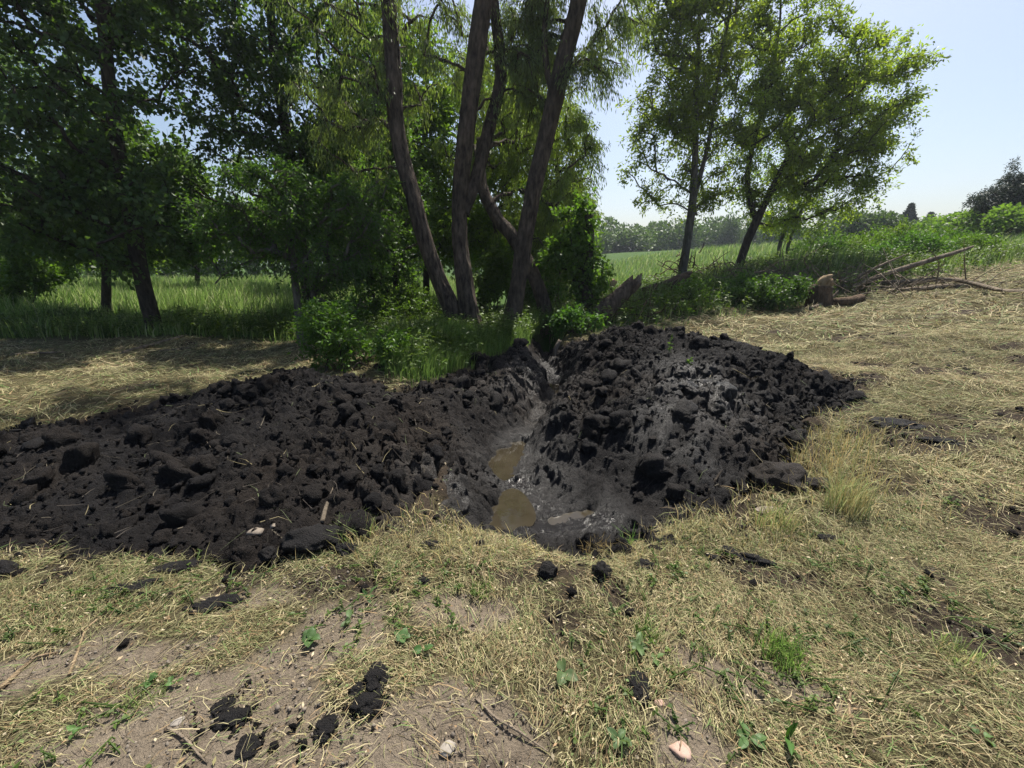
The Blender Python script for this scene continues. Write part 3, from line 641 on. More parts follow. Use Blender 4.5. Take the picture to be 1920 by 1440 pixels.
# ------------------------------------------------------------------ far wood and skyline shrubs
def far_mesh(seed, flat=.8, n=2200, conif=False, mat=None):
    r = np.random.default_rng(seed); lob = [(rand_dirs(1, r)[0] * np.array([.5, .5, .34]) + np.array([0, 0, .52]), r.uniform(.30, .46)) for _ in range(9)]
    ci = r.integers(0, 9, n); d = rand_dirs(n, r); pos = np.array([l[0] for l in lob])[ci] + d * (np.array([l[1] for l in lob])[ci] * r.random(n) ** .3)[:, None]
    if conif:
        z = r.random(n); a = r.uniform(0, 6.28, n); rr = .42 * (1 - z) * r.uniform(.5, 1.1, n); pos = np.column_stack([rr * np.cos(a), rr * np.sin(a), .08 + z * 1.1]); d = unit(pos - np.array([0, 0, .3]))
    pos[:, 2] = np.where(pos[:, 2] < .02, np.abs(pos[:, 2]) + .02, pos[:, 2])
    V, Q = leaf_quads(pos, unit(d + .8 * rand_dirs(n, r)), unit(d + .6 * rand_dirs(n, r)), r.uniform(.06, .13, n), r.uniform(.05, .10, n))
    t = (1 + .5 * (r.random((n, 1)) - .5)) * np.array([1, 1, 1])
    crown_m = build_mesh('far_crown', V, [Q], mat or M_LEAF_FAR, tint=np.repeat(t, 4, 0))
    Vt, Qt = tubes(np.array([[[0, 0, -.06], [.01, 0, .3], [0, .02, .6]]]), np.array([[.04, .03, .015]]), 6)
    return crown_m, build_mesh('far_trunk', Vt, [Qt], M_DARK_BARK, smooth=True)
FAR = [far_mesh(200 + i) for i in range(4)]; CON = far_mesh(210, conif=True, mat=M_LEAF_CEDAR); HEDGE = far_mesh(220, mat=M_LEAF_MID)
def far_tree(name, label, px, Y0, h, w, k, group=None, cat='tree', mesh=None):
    f = foot(px, Y0); root = thing(name, label, cat, f, group); a, b = mesh or FAR[k % 4]
    root.scale = (w, w, h); root.rotation_euler = (0, 0, k * 1.7)
    put('trunk', b, root); put('crown', a, root); return root
rr_ = random.Random(4)
for k, px in enumerate(np.linspace(1118, 1560, 21)):
    far_tree('far_tree', 'rounded tree in the distant wood along the horizon', px + rr_.uniform(-8, 8), rr_.uniform(80, 105), rr_.uniform(2.8, 6.2), rr_.uniform(3.4, 6.0), k, 'trees of the distant wood')
far_tree('far_tree', 'taller rounded tree rising above the distant wood between the right trees', 1440, 78, 6.0, 4.0, 2)
far_tree('conifer', 'dark blue-green conifer on the right skyline', 1665, 62, 4.2, 4.6, 1, mesh=CON)
far_tree('conifer', 'smaller dark conifer right of the skyline conifer', 1703, 66, 3.6, 4.6, 2, mesh=CON)
for k, (px, Y0, h, w) in enumerate([(1600, 45, 2.6, 2.6), (1628, 44, 2.3, 2.5), (1560, 46, 2.6, 2.6), (1690, 48, 2.0, 2.6), (1740, 44, 1.8, 2.4)]):
    far_tree('skyline_shrub', ['second low dark shrub from the left on the right skyline', 'third low dark shrub from the left on the right skyline', 'leftmost low dark shrub on the right skyline, behind the young twin stems', 'low dark shrub on the skyline right beside the conifers', 'rightmost low dark shrub on the skyline, near the hedge shrubs'][k], px, Y0, h, w, k + 3, 'shrubs along the right skyline', 'shrub')
for k, (px, Y0, h, w) in enumerate([(1770, 26, 1.5, 2.0), (1812, 24, 1.5, 2.0), (1855, 22.5, 1.5, 1.9), (1740, 28, 1.4, 2.0), (1905, 21.5, 1.4, 1.9)]):
    far_tree('hedge_shrub', ['second yellow-green shrub from the left in the hedge row below the cedar', 'middle yellow-green shrub of the hedge row below the cedar', 'yellow-green hedge shrub left of the one in front of the cedar trunk', 'leftmost and farthest yellow-green shrub of the hedge row', 'nearest yellow-green shrub in front of the cedar trunk'][k], px, Y0, h, w, k, 'shrubs in a row below the cedar', 'shrub', HEDGE)
# the wood on the far side of the left meadow
for k, px in enumerate(np.linspace(-500, 1080, 18)):
    far_tree('far_tree', 'rounded tree in the wood behind the left meadow', px, 44 + rr_.uniform(-4, 6), rr_.uniform(4, 6.0), rr_.uniform(3, 4), k, 'trees behind the left meadow')

# ------------------------------------------------------------------ shrubs and weeds of the rough ground
def shrub(label, px, py, blobs, n, seed, leaf=(.09, .05), mat=None, crad=.26, per=110, tint=(1, 1, 1), name='shrub', stems=6, Y0=None, style='spread', group=None, vary=.3, cat='shrub'):
    b = G(px, py) if Y0 is None else foot(px, Y0); r = np.random.default_rng(seed)
    root = thing(name, label, cat, b, group)
    bl = [(at(q[0], q[1], b[1] + (q[5] if len(q) > 5 else 0)), np.array([q[2] * b[1] / F_PX, q[4], q[3] * b[1] / F_PX]), 1.0) for q in blobs]
    lines = []; tubs = []
    for i in range(stems):
        q = bl[i % len(bl)]; tip = q[0] + r.normal(size=3) * q[1] * .35; f = b + np.array([r.normal() * .12, r.normal() * .12, -.05])
        mid = (f + tip) / 2 + np.array([0, 0, .12]); ln = spline([f, mid, tip], 24); lines.append(ln); tubs.append(ln)
    for ln in tubs:
        V, Q = tubes(ln[None], np.linspace(.022, .008, 24)[None], 6); part('stem', root, V, [Q], M_DARK_BARK, smooth=True)
    grow(root, lines, bl, n, crad, per, leaf, mat or M_LEAF_SHRUB, M_DARK_BARK, seed, style=style, stem_from=.15, tint=tint, twigs=6, rmin=.004, pipe=.005, vary=vary, limb_kind='stuff')
    return root
shrub('bright leafy shrub sprawling over the back of the right mound', 1240, 600, [(1225, 600, 55, 18, .5), (1180, 592, 30, 16, .4), (1275, 592, 45, 22, .5), (1300, 560, 35, 22, .5, .4), (1240, 575, 40, 16, .5, .5)], 70, 301, leaf=(.075, .042), per=80, tint=(1.1, 1.15, .85))
shrub('small bright shrub beside the slender right tree', 1320, 560, [(1315, 545, 35, 25, .4), (1345, 570, 30, 15, .4)], 32, 302, tint=(1.1, 1.1, .8))
shrub('rounded bush draped in vines in front of the brush heap', 1460, 580, [(1470, 565, 45, 28, .6), (1440, 555, 40, 25, .6), (1490, 545, 30, 25, .5)], 75, 303, tint=(.7, .8, .75), leaf=(.075, .04))
shrub('dark bush at the foot of the leaning right tree', 1400, 565, [(1390, 550, 45, 22, .6), (1420, 540, 40, 20, .6)], 50, 304, tint=(.8, .95, .85))
shrub('bright understory bush in the gap between the willow trunks', 925, 580, [(930, 520, 35, 40, .6), (950, 490, 30, 30, .5), (905, 560, 30, 25, .4)], 60, 305, tint=(1.2, 1.2, .8), leaf=(.10, .07), Y0=12.2)
shrub('leafy bush behind the base of the leaning willow', 1005, 570, [(1010, 530, 30, 40, .5), (1040, 560, 30, 30, .5), (985, 560, 25, 30, .4)], 50, 306, tint=(1.0, 1.1, .8), Y0=12.5)
shrub('dark low bush covering the ditch bank below the vine-covered trunk', 1090, 625, [(1085, 610, 45, 25, .4), (1130, 620, 40, 20, .4), (1060, 600, 25, 25, .3)], 55, 307, tint=(.75, .95, .8))
shrub('young bush in the tall grass left of the willow pair', 770, 620, [(770, 580, 45, 35, .6), (720, 590, 40, 35, .6), (810, 600, 25, 25, .4)], 60, 308, tint=(1.15, 1.15, .85), leaf=(.08, .035))
shrub('weedy bush spilling over the back edge of the left mound', 650, 690, [(640, 660, 50, 35, .5), (690, 680, 45, 28, .5), (620, 610, 40, 40, .6), (740, 650, 40, 40, .5)], 85, 309, tint=(.9, 1.05, .8), leaf=(.07, .03))
shrub('sapling with dark leaves at the far left in the meadow', 40, 580, [(30, 520, 60, 30, .9), (70, 500, 50, 35, .8), (0, 545, 50, 25, .8)], 60, 310, tint=(.95, 1.0, .8), leaf=(.12, .07), Y0=13, cat='shrub')
for k, (px, Y0_, w, h, lab, tn) in enumerate([
    (1590, 17.0, 55, 28, 'goldenrod clump at the left end of the weedy bank', (1.2, 1.15, .7)), (1650, 17.5, 50, 30, 'pale weedy clump behind the two raised dead branches', (1.15, 1.2, .75)),
    (1705, 17.5, 50, 34, 'tallest yellow-green clump on the weedy bank', (1.35, 1.25, .6)), (1760, 16.5, 45, 26, 'dark weedy clump behind the tip of the raised branch', (.8, .95, .8)),
    (1700, 14.8, 60, 26, 'deep green clump right under the raised dead branch', (.75, .95, .8)), (1800, 15.2, 50, 20, 'loose grassy clump at the right end of the weedy bank', (1.1, 1.15, .75)),
    (1540, 16.5, 45, 24, 'shaded weedy clump behind the brush heap', (.75, .9, .85))]):
    p = foot(px, Y0_); top = 720 - F_PX * math.tan(math.atan2(p[2] - CAM_H, p[1]) + PITCH)
    shrub(lab, px, 0, [(px, top - h * .8, w, h, 1.0), (px - w * .5, top - h * .5, w * .5, h * .6, .9), (px + w * .5, top - h * .5, w * .5, h * .6, .9)], 85, 320 + k, leaf=(.13, .035), Y0=Y0_, style='up', crad=.32, tint=tn, name='weed_clump', cat='weeds')

# ------------------------------------------------------------------ grass and straw
def scatter(n, x0, x1, y0_, y1_, weight, r):
    x = r.uniform(x0, x1, n * 3); y = r.uniform(y0_, y1_, n * 3); w = weight(x, y); k = r.random(n * 3) < w
    return x[k][:n], y[k][:n]
def in_view(x, y, m=1.12):
    return np.abs(x) < (y * 1.29 + .9) * m
def standing(x, y, h, w, pal, r, lean=.35, wind=(.25, -.1), zoff=None):
    n = len(x); z = land(x, y) if zoff is None else zoff; a = r.uniform(0, 6.283, n); l = lean * r.random(n) ** .7
    d = np.column_stack([np.cos(a) * l + wind[0] * r.random(n), np.sin(a) * l + wind[1] * r.random(n)])
    P0 = np.column_stack([x, y, z - .02]); P1 = P0 + np.column_stack([d[:, 0] * h * .35, d[:, 1] * h * .35, h * .6]); P2 = P0 + np.column_stack([d[:, 0] * h * 1.1, d[:, 1] * h * 1.1, h * (1 - .35 * l)])
    b = r.uniform(0, 6.283, n); side = np.column_stack([np.cos(b), np.sin(b), 0 * b])
    V, F = blades(P0, P1, P2, w, side); pal = np.array(pal); c = pal[r.integers(0, len(pal), n)] * r.uniform(.7, 1.25, (n, 1))
    return V, F, np.repeat(c, 5, 0)
GREEN = [(.14, .24, .045), (.19, .30, .06), (.11, .20, .04), (.24, .33, .085), (.16, .25, .07)]
PALEG = [(.30, .36, .13), (.24, .33, .09), (.34, .37, .18), (.18, .26, .07)]
r5 = np.random.default_rng(55)
def gmask(x, y): return ground_masks(x, y)[2]
x, y = scatter(34000, -3.4, 1.1, 4.5, 11.5, lambda x, y: gmask(x, y) * (ditch_mask(x, y) < .3), r5)
h = r5.uniform(.14, .42, len(x)) * (.6 + .4 * ss(5, 7, y)) * (1 + .5 * fbm2(x, y, .6, 2, 7))
V, F, c = standing(x, y, np.maximum(h, .08), r5.uniform(.006, .013, len(x)), GREEN, r5)
stuff(put('bank_grass', build_mesh('bank_grass', V, F, M_GRASS, tint=c)), 'bright green grass on the bank below the willow trunks', 'grass')
x, y = scatter(60000, -34, -1.5, 7.6, 34, lambda x, y: gmask(x, y) * in_view(x, y) * np.clip(9 / y, 0, 1) ** 1.3, r5)
h = r5.uniform(.3, .75, len(x)) * (1 + .4 * fbm2(x, y, 1.5, 2, 8)) * (.55 + .45 * ss(8.5, 11, y))
V, F, c = standing(x, y, np.maximum(h, .1), .010 + .0011 * y * r5.uniform(.6, 1.4, len(x)), GREEN + PALEG, r5)
stuff(put('meadow_grass', build_mesh('meadow_grass', V, F, M_GRASS, tint=c)), 'tall green meadow grass under and behind the left trees', 'grass')
x, y = scatter(60000, .8, 48, 8.2, 48, lambda x, y: gmask(x, y) * in_view(x, y) * np.clip(11 / y, 0, 1) ** 1.5, r5)
h = r5.uniform(.2, .6, len(x)) * (1 + .5 * fbm2(x, y, 1.7, 2, 9)) * (.5 + .5 * ss(9, 13, y))
V, F, c = standing(x, y, np.maximum(h, .1), .010 + .0011 * y * r5.uniform(.6, 1.4, len(x)), GREEN + PALEG + [(.18, .24, .05)], r5)
stuff(put('slope_grass', build_mesh('slope_grass', V, F, M_GRASS, tint=c)), 'green grass and weeds on the rough ground behind the mounds', 'grass')

def weed_cover(name, label, n, reg, w, h0, h1, leaf, seed):
    r = np.random.default_rng(seed); x, y = scatter(n, *reg, w, r); n = len(x); h = r.uniform(h0, h1, n); q = 11
    P0 = np.column_stack([x, y, land(x, y)]); d = np.column_stack([r.normal(size=(n, 2)) * .22, np.ones(n)]); P1 = P0 + d * h[:, None] * .5; P2 = P0 + d * h[:, None] + np.column_stack([r.normal(size=(n, 2)) * .06, 0 * h])
    V1, Q1 = tubes(np.stack([P0, P1, P2], 1), np.full((n, 3), .003), 3)
    i = np.repeat(np.arange(n), q); u = r.uniform(.25, 1.02, n * q)[:, None]; pos = P0[i] * (1 - u) + P2[i] * u; a = r.uniform(0, 6.283, n * q)
    V2, Q2 = leaf_quads(pos, np.column_stack([np.cos(a), np.sin(a), r.uniform(-.4, .6, n * q)]), unit(rand_dirs(n * q, r) * .5 + np.array([0, 0, 1.])), leaf[0] * r.uniform(.5, 1.3, n * q), leaf[1] * r.uniform(.6, 1.3, n * q))
    c = np.repeat((.6 + .55 * r.random((n, 1))) * np.array([1, 1, 1]) * (1 + np.array([.3, .1, -.1]) * r.random((n, 1))), q * 4, 0)
    V, F = merge([(V1, [Q1]), (V2, [Q2])]); stuff(put(name, build_mesh(name, V, F, M_LEAF_SHRUB, tint=np.vstack([np.full((len(V1), 3), .8), c]))), label, 'weeds')
weed_cover('bank_weeds', 'leafy weeds mixed in the grass of the willow bank', 1700, (-3.2, 1.0, 4.6, 11), lambda x, y: gmask(x, y) * (ditch_mask(x, y) < .25) * (.35 + .6 * (fbm2(x, y, .7, 2, 51) > -.1)), .18, .55, (.075, .032), 61)
weed_cover('slope_weeds', 'leafy weeds in the rough ground behind the right mound', 3000, (1.0, 18, 8.4, 17), lambda x, y: gmask(x, y) * in_view(x, y) * (.3 + .7 * (fbm2(x, y, 1.0, 2, 52) > 0)), .2, .6, (.10, .045), 62)
weed_cover('low_weeds', 'small low weeds and clover showing through the front straw', 650, (-3.2, 3.6, .8, 2.4), lambda x, y: in_view(x, y) * (np.maximum(*mud_sd(x, y)) < -.1) * (ditch_mask(x, y) < .1) * np.clip(fbm2(x, y, .35, 2, 58) * 2.2 - .5, 0, 1), .012, .05, (.020, .011), 64)
weed_cover('meadow_weeds', 'leafy weeds along the front edge of the left meadow', 1500, (-14, -2.5, 8, 12), lambda x, y: gmask(x, y) * in_view(x, y) * ss(13, 8.5, y) * (.3 + .7 * (fbm2(x, y, 1.0, 2, 53) > 0)), .2, .5, (.09, .04), 63)
STRAW = np.array([(.44, .38, .21), (.37, .34, .17), (.28, .25, .12), (.54, .45, .27), (.18, .19, .08), (.34, .235, .125), (.20, .145, .085), (.42, .37, .21), (.13, .105, .06), (.22, .21, .10)])
def straw_weight(x, y):
    bare_, dark_, green_ = ground_masks(x, y); dl, dr = mud_sd(x, y); dm_ = np.maximum(dl, dr)
    clump = .60 + .75 * fbm2(x, y, .20, 3, 19)
    return np.clip((1 - .86 * bare_) * (1 - .80 * dark_) * (1 - .75 * green_) * ss(.04, -.05, dm_) * (ditch_mask(x, y) < .25) * np.maximum(clump, .28), 0, 1) * in_view(x, y)
def lying(n, x0, x1, y0_, y1_, l0, l1, w0, w1, r, lift=.02, ang=None):
    x, y = scatter(n, x0, x1, y0_, y1_, straw_weight, r); n = len(x)
    a = 1.1 * np.pi * fbm2(x, y, .8, 2, 23) * .6 + r.normal(size=n) * .75 + (0 if ang is None else ang) + np.pi * (r.random(n) < .5)
    L = l0 + (l1 - l0) * r.random(n) ** 1.8; pile = lift * np.clip(.5 + 1.0 * fbm2(x, y, .30, 2, 29), .1, 2)
    d = np.column_stack([np.cos(a), np.sin(a)]); k = r.normal(size=(n, 1)) * .09 * L[:, None]; pr = np.column_stack([-d[:, 1], d[:, 0]])
    p0 = np.column_stack([x, y]); p1 = p0 + d * L[:, None] * .5 + pr * k; p2 = p0 + d * L[:, None]
    za = r.random(n) * pile; zc = np.clip(za + r.normal(size=n) * .018, 0, None) + (r.random(n) < .08) * L * .5; zb = (za + zc) / 2 + r.random(n) * .012
    f = lambda p, q: np.column_stack([p, land(p[:, 0], p[:, 1]) + q + .004])
    tl = unit(np.column_stack([-d[:, 1], d[:, 0], r.normal(size=n) * .5]))
    V, F = blades(f(p0, za), f(p1, zb), f(p2, zc), r.uniform(w0, w1, n), tl)
    hue = np.clip(.5 + .7 * fbm2(x, y, 1.1, 3, 37), 0, 1); gi = r.integers(0, len(STRAW), n)
    c = STRAW[gi] * (.75 + .5 * r.random((n, 1))); c = c * (1 - .42 * hue[:, None] * np.array([.75, .65, .8]))
    gn = r.random(n) < .07; c[gn] = np.array([.13, .20, .06]) * r.uniform(.7, 1.4, (gn.sum(), 1))
    return V, F, np.repeat(c, 5, 0)
r6 = np.random.default_rng(66)
for nm, lab, a in [
    ('cut_straw', 'mown straw scattered over the bare ground in front', (105000, -3.6, 3.8, .7, 2.5, .012, .11, .0014, .0034, r6, .02)),
    ('cut_straw', 'mown straw on the slope right of the right mound', (70000, .9, 9.5, 2.2, 7.0, .04, .18, .003, .006, r6, .04, -.5)),
    ('cut_straw', 'mown straw on the farther right slope up to the dead branches', (46000, 2.0, 24, 6.5, 15.5, .10, .32, .008, .017, r6, .05, -.2)),
    ('cut_straw', 'mown straw in the shade behind the left mound', (30000, -11, -1.2, 3.0, 8.6, .06, .22, .005, .010, r6, .03))]:
    V, F, c = lying(*a); stuff(put(nm, build_mesh(nm, V, F, M_STRAW, tint=c)), lab, 'straw')
x, y = scatter(9000, -3.6, 4.5, .7, 3.4, lambda x, y: np.clip(straw_weight(x, y) + .12, 0, 1) * (np.maximum(*mud_sd(x, y)) < -.02) * (ditch_mask(x, y) < .2), r6); n = len(x); a = r6.uniform(0, 6.283, n)
V, Qd = leaf_quads(np.column_stack([x, y, land(x, y) + r6.uniform(.004, .025, n)]), np.column_stack([np.cos(a), np.sin(a), r6.normal(size=n) * .3]), unit(rand_dirs(n, r6) * .6 + np.array([0, 0, 1.])), r6.uniform(.008, .028, n), r6.uniform(.004, .012, n))
pal = np.array([(.30, .20, .11), (.42, .33, .2), (.22, .20, .09), (.14, .20, .07), (.5, .42, .28), (.10, .075, .05)]); c = pal[r6.integers(0, 6, n)] * r6.uniform(.7, 1.2, (n, 1))
stuff(put('leaf_litter', build_mesh('leaf_litter', V, [Qd], M_STRAW, tint=np.repeat(c, 4, 0))), 'chopped leaf litter strewn through the front straw', 'litter')
# dry stubble standing along the lip of the pit and in the straw
def stub_w(x, y):
    lip = ss(.40, .10, np.abs(y - 2.12 - .10 * (x - .4) ** 2 * (x > .4))) * ss(-1.5, -.8, x) * ss(2.0, 1.2, x) * ss(.30, .05, ditch_mask(x, y))
    dl, dr = mud_sd(x, y); dm_ = np.maximum(dl, dr); near = ss(-.75, -.12, dm_) * ss(.03, -.05, dm_)
    right = gauss(x, y, 2.75, 3.0, .55, .45, .6) + .8 * gauss(x, y, 1.7, 2.25, .5, .2, .4) + .7 * gauss(x, y, -.55, 2.12, .35, .16) + .5 * gauss(x, y, 1.1, 2.12, .3, .15)
    return np.clip((right * (near * .8 + .35) + .45 * lip) * (dm_ < .02) * (ditch_mask(x, y) < .35) * (.6 + .6 * fbm2(x, y, .2, 2, 3)), 0, 1)
x, y = scatter(9500, -1.6, 4.2, 1.7, 4.2, stub_w, r6); n = len(x)
h = r6.uniform(.05, .17, n) * (1 + 1.1 * gauss(x, y, 2.75, 3.0, .4, .4)) 
V, F, c = standing(x, y, h, r6.uniform(.0025, .005, n), [(.56, .43, .20), (.45, .36, .15), (.38, .34, .13), (.55, .47, .25), (.20, .25, .08)], r6, .7, (-.25, .1))
stuff(put('dry_stubble', build_mesh('dry_stubble', V, F, M_STRAW, tint=c)), 'golden dry stubble standing along the lip of the pit', 'stubble')
x, y = scatter(7000, -3.6, 9, .8, 6.5, lambda x, y: straw_weight(x, y) * np.clip(fbm2(x, y, .5, 2, 97) * 2 - .4, 0, 1), r6); n = len(x)
V, F, c = standing(x, y, r6.uniform(.02, .07, n), r6.uniform(.002, .0045, n), [(.16, .22, .07), (.12, .20, .05), (.24, .26, .10)], r6, .9, (0, 0))
stuff(put('green_regrowth', build_mesh('green_regrowth', V, F, M_GRASS, tint=c)), 'short green regrowth poking through the mown straw', 'grass')

def tuft(label, px, py, n, h0, h1, rad, pal, seed, mat=None, lean=.8):
    p = G(px, py); r = np.random.default_rng(seed); root = thing('grass_tuft', label, 'grass tuft', p)
    a = r.uniform(0, 6.283, n); q = rad * np.sqrt(r.random(n)); x = p[0] + np.cos(a) * q; y = p[1] + np.sin(a) * q
    V, F, c = standing(x, y, r.uniform(h0, h1, n), r.uniform(.003, .006, n), pal, r, lean, (0, 0)); part('blades', root, V, F, mat or M_GRASS, tint=c, kind='stuff'); return root
tuft('green grass tuft in the straw at the lower right', 1465, 1240, 260, .05, .14, .085, GREEN, 1)
tuft('green grass tuft beside the straw lip left of the ditch', 668, 1000, 200, .06, .16, .11, PALEG, 2)
tuft('low green grass tuft in the centre foreground', 905, 1112, 160, .03, .07, .06, GREEN, 3)
tuft('pale green tuft growing in the weeds at the right of centre', 1212, 1195, 120, .04, .10, .05, GREEN, 4)
tuft('tall bleached grass clump leaning at the right mound foot', 1585, 960, 220, .22, .42, .12, [(.55, .50, .25), (.40, .42, .18), (.5, .42, .2), (.30, .36, .14)], 5, M_STRAW, .55)
tuft('bent green-gold clump left of the tall bleached grass', 1450, 985, 140, .10, .24, .12, [(.45, .42, .18), (.25, .33, .10), (.5, .42, .2)], 6, M_STRAW, .7)
tuft('single green sprout at the ditch lip', 1178, 1025, 26, .08, .17, .03, [(.16, .30, .06)], 7)
tuft('brown dried tuft right of the ditch mouth', 1120, 1040, 160, .06, .14, .08, [(.30, .22, .10), (.36, .27, .12)], 8, M_STRAW, .7)
tuft('green tuft in the straw near the left foreground weeds', 280, 1310, 130, .03, .08, .07, PALEG, 9)
tuft('grassy sprigs in the right corner straw', 1800, 1240, 150, .05, .13, .09, PALEG + [(.5, .42, .2)], 10)
tuft('clump of loose straw at the left edge of the black mound', 15, 810, 200, .06, .18, .14, [(.5, .42, .2), (.42, .36, .16)], 11, M_STRAW, .9)

# ------------------------------------------------------------------ crumbs and clods of black soil
def ico(sub):
    bm = bmesh.new(); bmesh.ops.create_icosphere(bm, subdivisions=sub, radius=1); V = np.array([v.co[:] for v in bm.verts]); F = np.array([[v.index for v in f.verts] for f in bm.faces]); bm.free(); return V, F
ICO1, ICO2, ICO3, ICO4 = ico(1), ico(2), ico(3), ico(4)
def crumbs(pos, rad, r, tmpl):
    T, F = tmpl; n = len(pos); d = 1 + .35 * r.normal(size=(n, len(T), 1)) * .6
    sc_ = rad[:, None, None] * r.uniform(.6, 1.3, (n, 1, 3)); A = np.linalg.qr(r.normal(size=(n, 3, 3)))[0]
    V = np.einsum('nij,nvj->nvi', A, T[None] * d * sc_) + pos[:, None]
    return V.reshape(-1, 3), (F[None] + (np.arange(n) * len(T))[:, None, None]).reshape(-1, 3)
r7 = np.random.default_rng(77)
def crumb_set(name, label, n, reg, w, r0, r1, tm, on_mud):
    x, y = scatter(n, *reg, w, r7); rad = r0 + (r1 - r0) * r7.random(len(x)) ** 3
    z = (mud_z(x, y) if on_mud else land(x, y)) + rad * .25
    V, F = crumbs(np.column_stack([x, y, z]), rad, r7, tm); wet_ = np.zeros(len(V)); br = np.repeat(r7.random(len(x)) * .4, len(tm[0]))
    if on_mud: wet_ = np.repeat(np.clip(.7 * gauss(x, y, 2.0, 4.2, .45, .6) + .6 * ditch_mask(x, y), 0, 1), len(tm[0]))
    stuff(put(name, build_mesh(name, V, [F], M_SOIL, attrs={'wet': wet_, 'brown': br})), label, 'soil crumbs')
mud_in = lambda x, y: (np.maximum(*mud_sd(x, y)) > .0) * (1 - .9 * ditch_mask(x, y))
crumb_set('soil_crumbs', 'loose black crumbs lying on the two soil mounds', 9000, (-5.5, 4.5, 1.9, 7.6), mud_in, .006, .024, ICO1, True)
def lumps(label, n, r0, r1):
    x, y = scatter(n, -5.5, 4.4, 1.95, 7.4, lambda x, y: mud_in(x, y) * (ditch_mask(x, y) < .6), r7); n = len(x); rad = r0 + (r1 - r0) * r7.random(n) ** 2.6; T, F = ICO3
    base_ = []
    for k in range(10):
        d = 1 + .45 * noise3(T + k * 5.3, .9, 700 + k) + .32 * noise3(T + k, .38, 720 + k) + .16 * noise3(T, .17, 740 + k); base_.append(T * d[:, None])
    base_ = np.array(base_)[r7.integers(0, 10, n)] * (rad[:, None] * r7.uniform(.65, 1.3, (n, 3)) * np.array([1, 1, .75]))[:, None]
    A = np.linalg.qr(r7.normal(size=(n, 3, 3)))[0]; A = np.where((r7.random(n) < 2)[:, None, None], A, A)
    V = np.einsum('nij,nvj->nvi', A, base_) + np.column_stack([x, y, mud_z(x, y) + rad * .12])[:, None]
    Fa = (F[None] + (np.arange(n) * len(T))[:, None, None]).reshape(-1, 3); m = len(T)
    w_ = np.clip(.7 * gauss(x, y, 2.0, 4.2, .45, .6) + .4 * ditch_mask(x, y), 0, 1)
    stuff(put('soil_lumps', build_mesh('soil_lumps', V.reshape(-1, 3), [Fa], M_SOIL, smooth=True, attrs={'wet': np.repeat(w_, m), 'brown': np.repeat(r7.random(n) * .5, m)})), label, 'soil lumps')
lumps('torn lumps of black soil lying all over the two mounds', 520, .03, .12)
def fringe(x, y):
    dm_ = np.maximum(*mud_sd(x, y)); dk = ground_masks(x, y)[1]
    return np.clip(.9 * ss(-.35, 0, dm_) * (dm_ < .03) + .5 * dk * (dm_ < 0) + .015, 0, 1) * in_view(x, y) * (ditch_mask(x, y) < .3)
crumb_set('soil_crumbs', 'dark soil crumbs spilled over the straw round the mounds', 5200, (-4.5, 7.5, .8, 7.0), fringe, .005, .028, ICO1, False)
def clod(label, px, py, rx, ry, rz, seed, rot=0., brown=.1):
    p = G(px, py); T, F = ICO4; d = 1 + .28 * noise3(T * 1.3 + seed * 7.1, .7, seed) + .20 * noise3(T + seed, .28, seed + 1) + .10 * noise3(T, .11, seed + 2)
    V = T * d[:, None] * np.array([rx, ry, rz]); V[:, 2] = np.maximum(V[:, 2], -rz * .6) ; c, s_ = math.cos(rot), math.sin(rot)
    V = np.column_stack([V[:, 0] * c - V[:, 1] * s_, V[:, 0] * s_ + V[:, 1] * c, V[:, 2] + rz * .35])
    m = build_mesh('soil_clod', V, [F], M_SOIL, attrs={'wet': np.full(len(V), .2), 'brown': np.full(len(V), brown)}, smooth=True)
    tag(put('soil_clod', m, loc=p), label, 'clod', 'clods of black soil thrown on the straw')
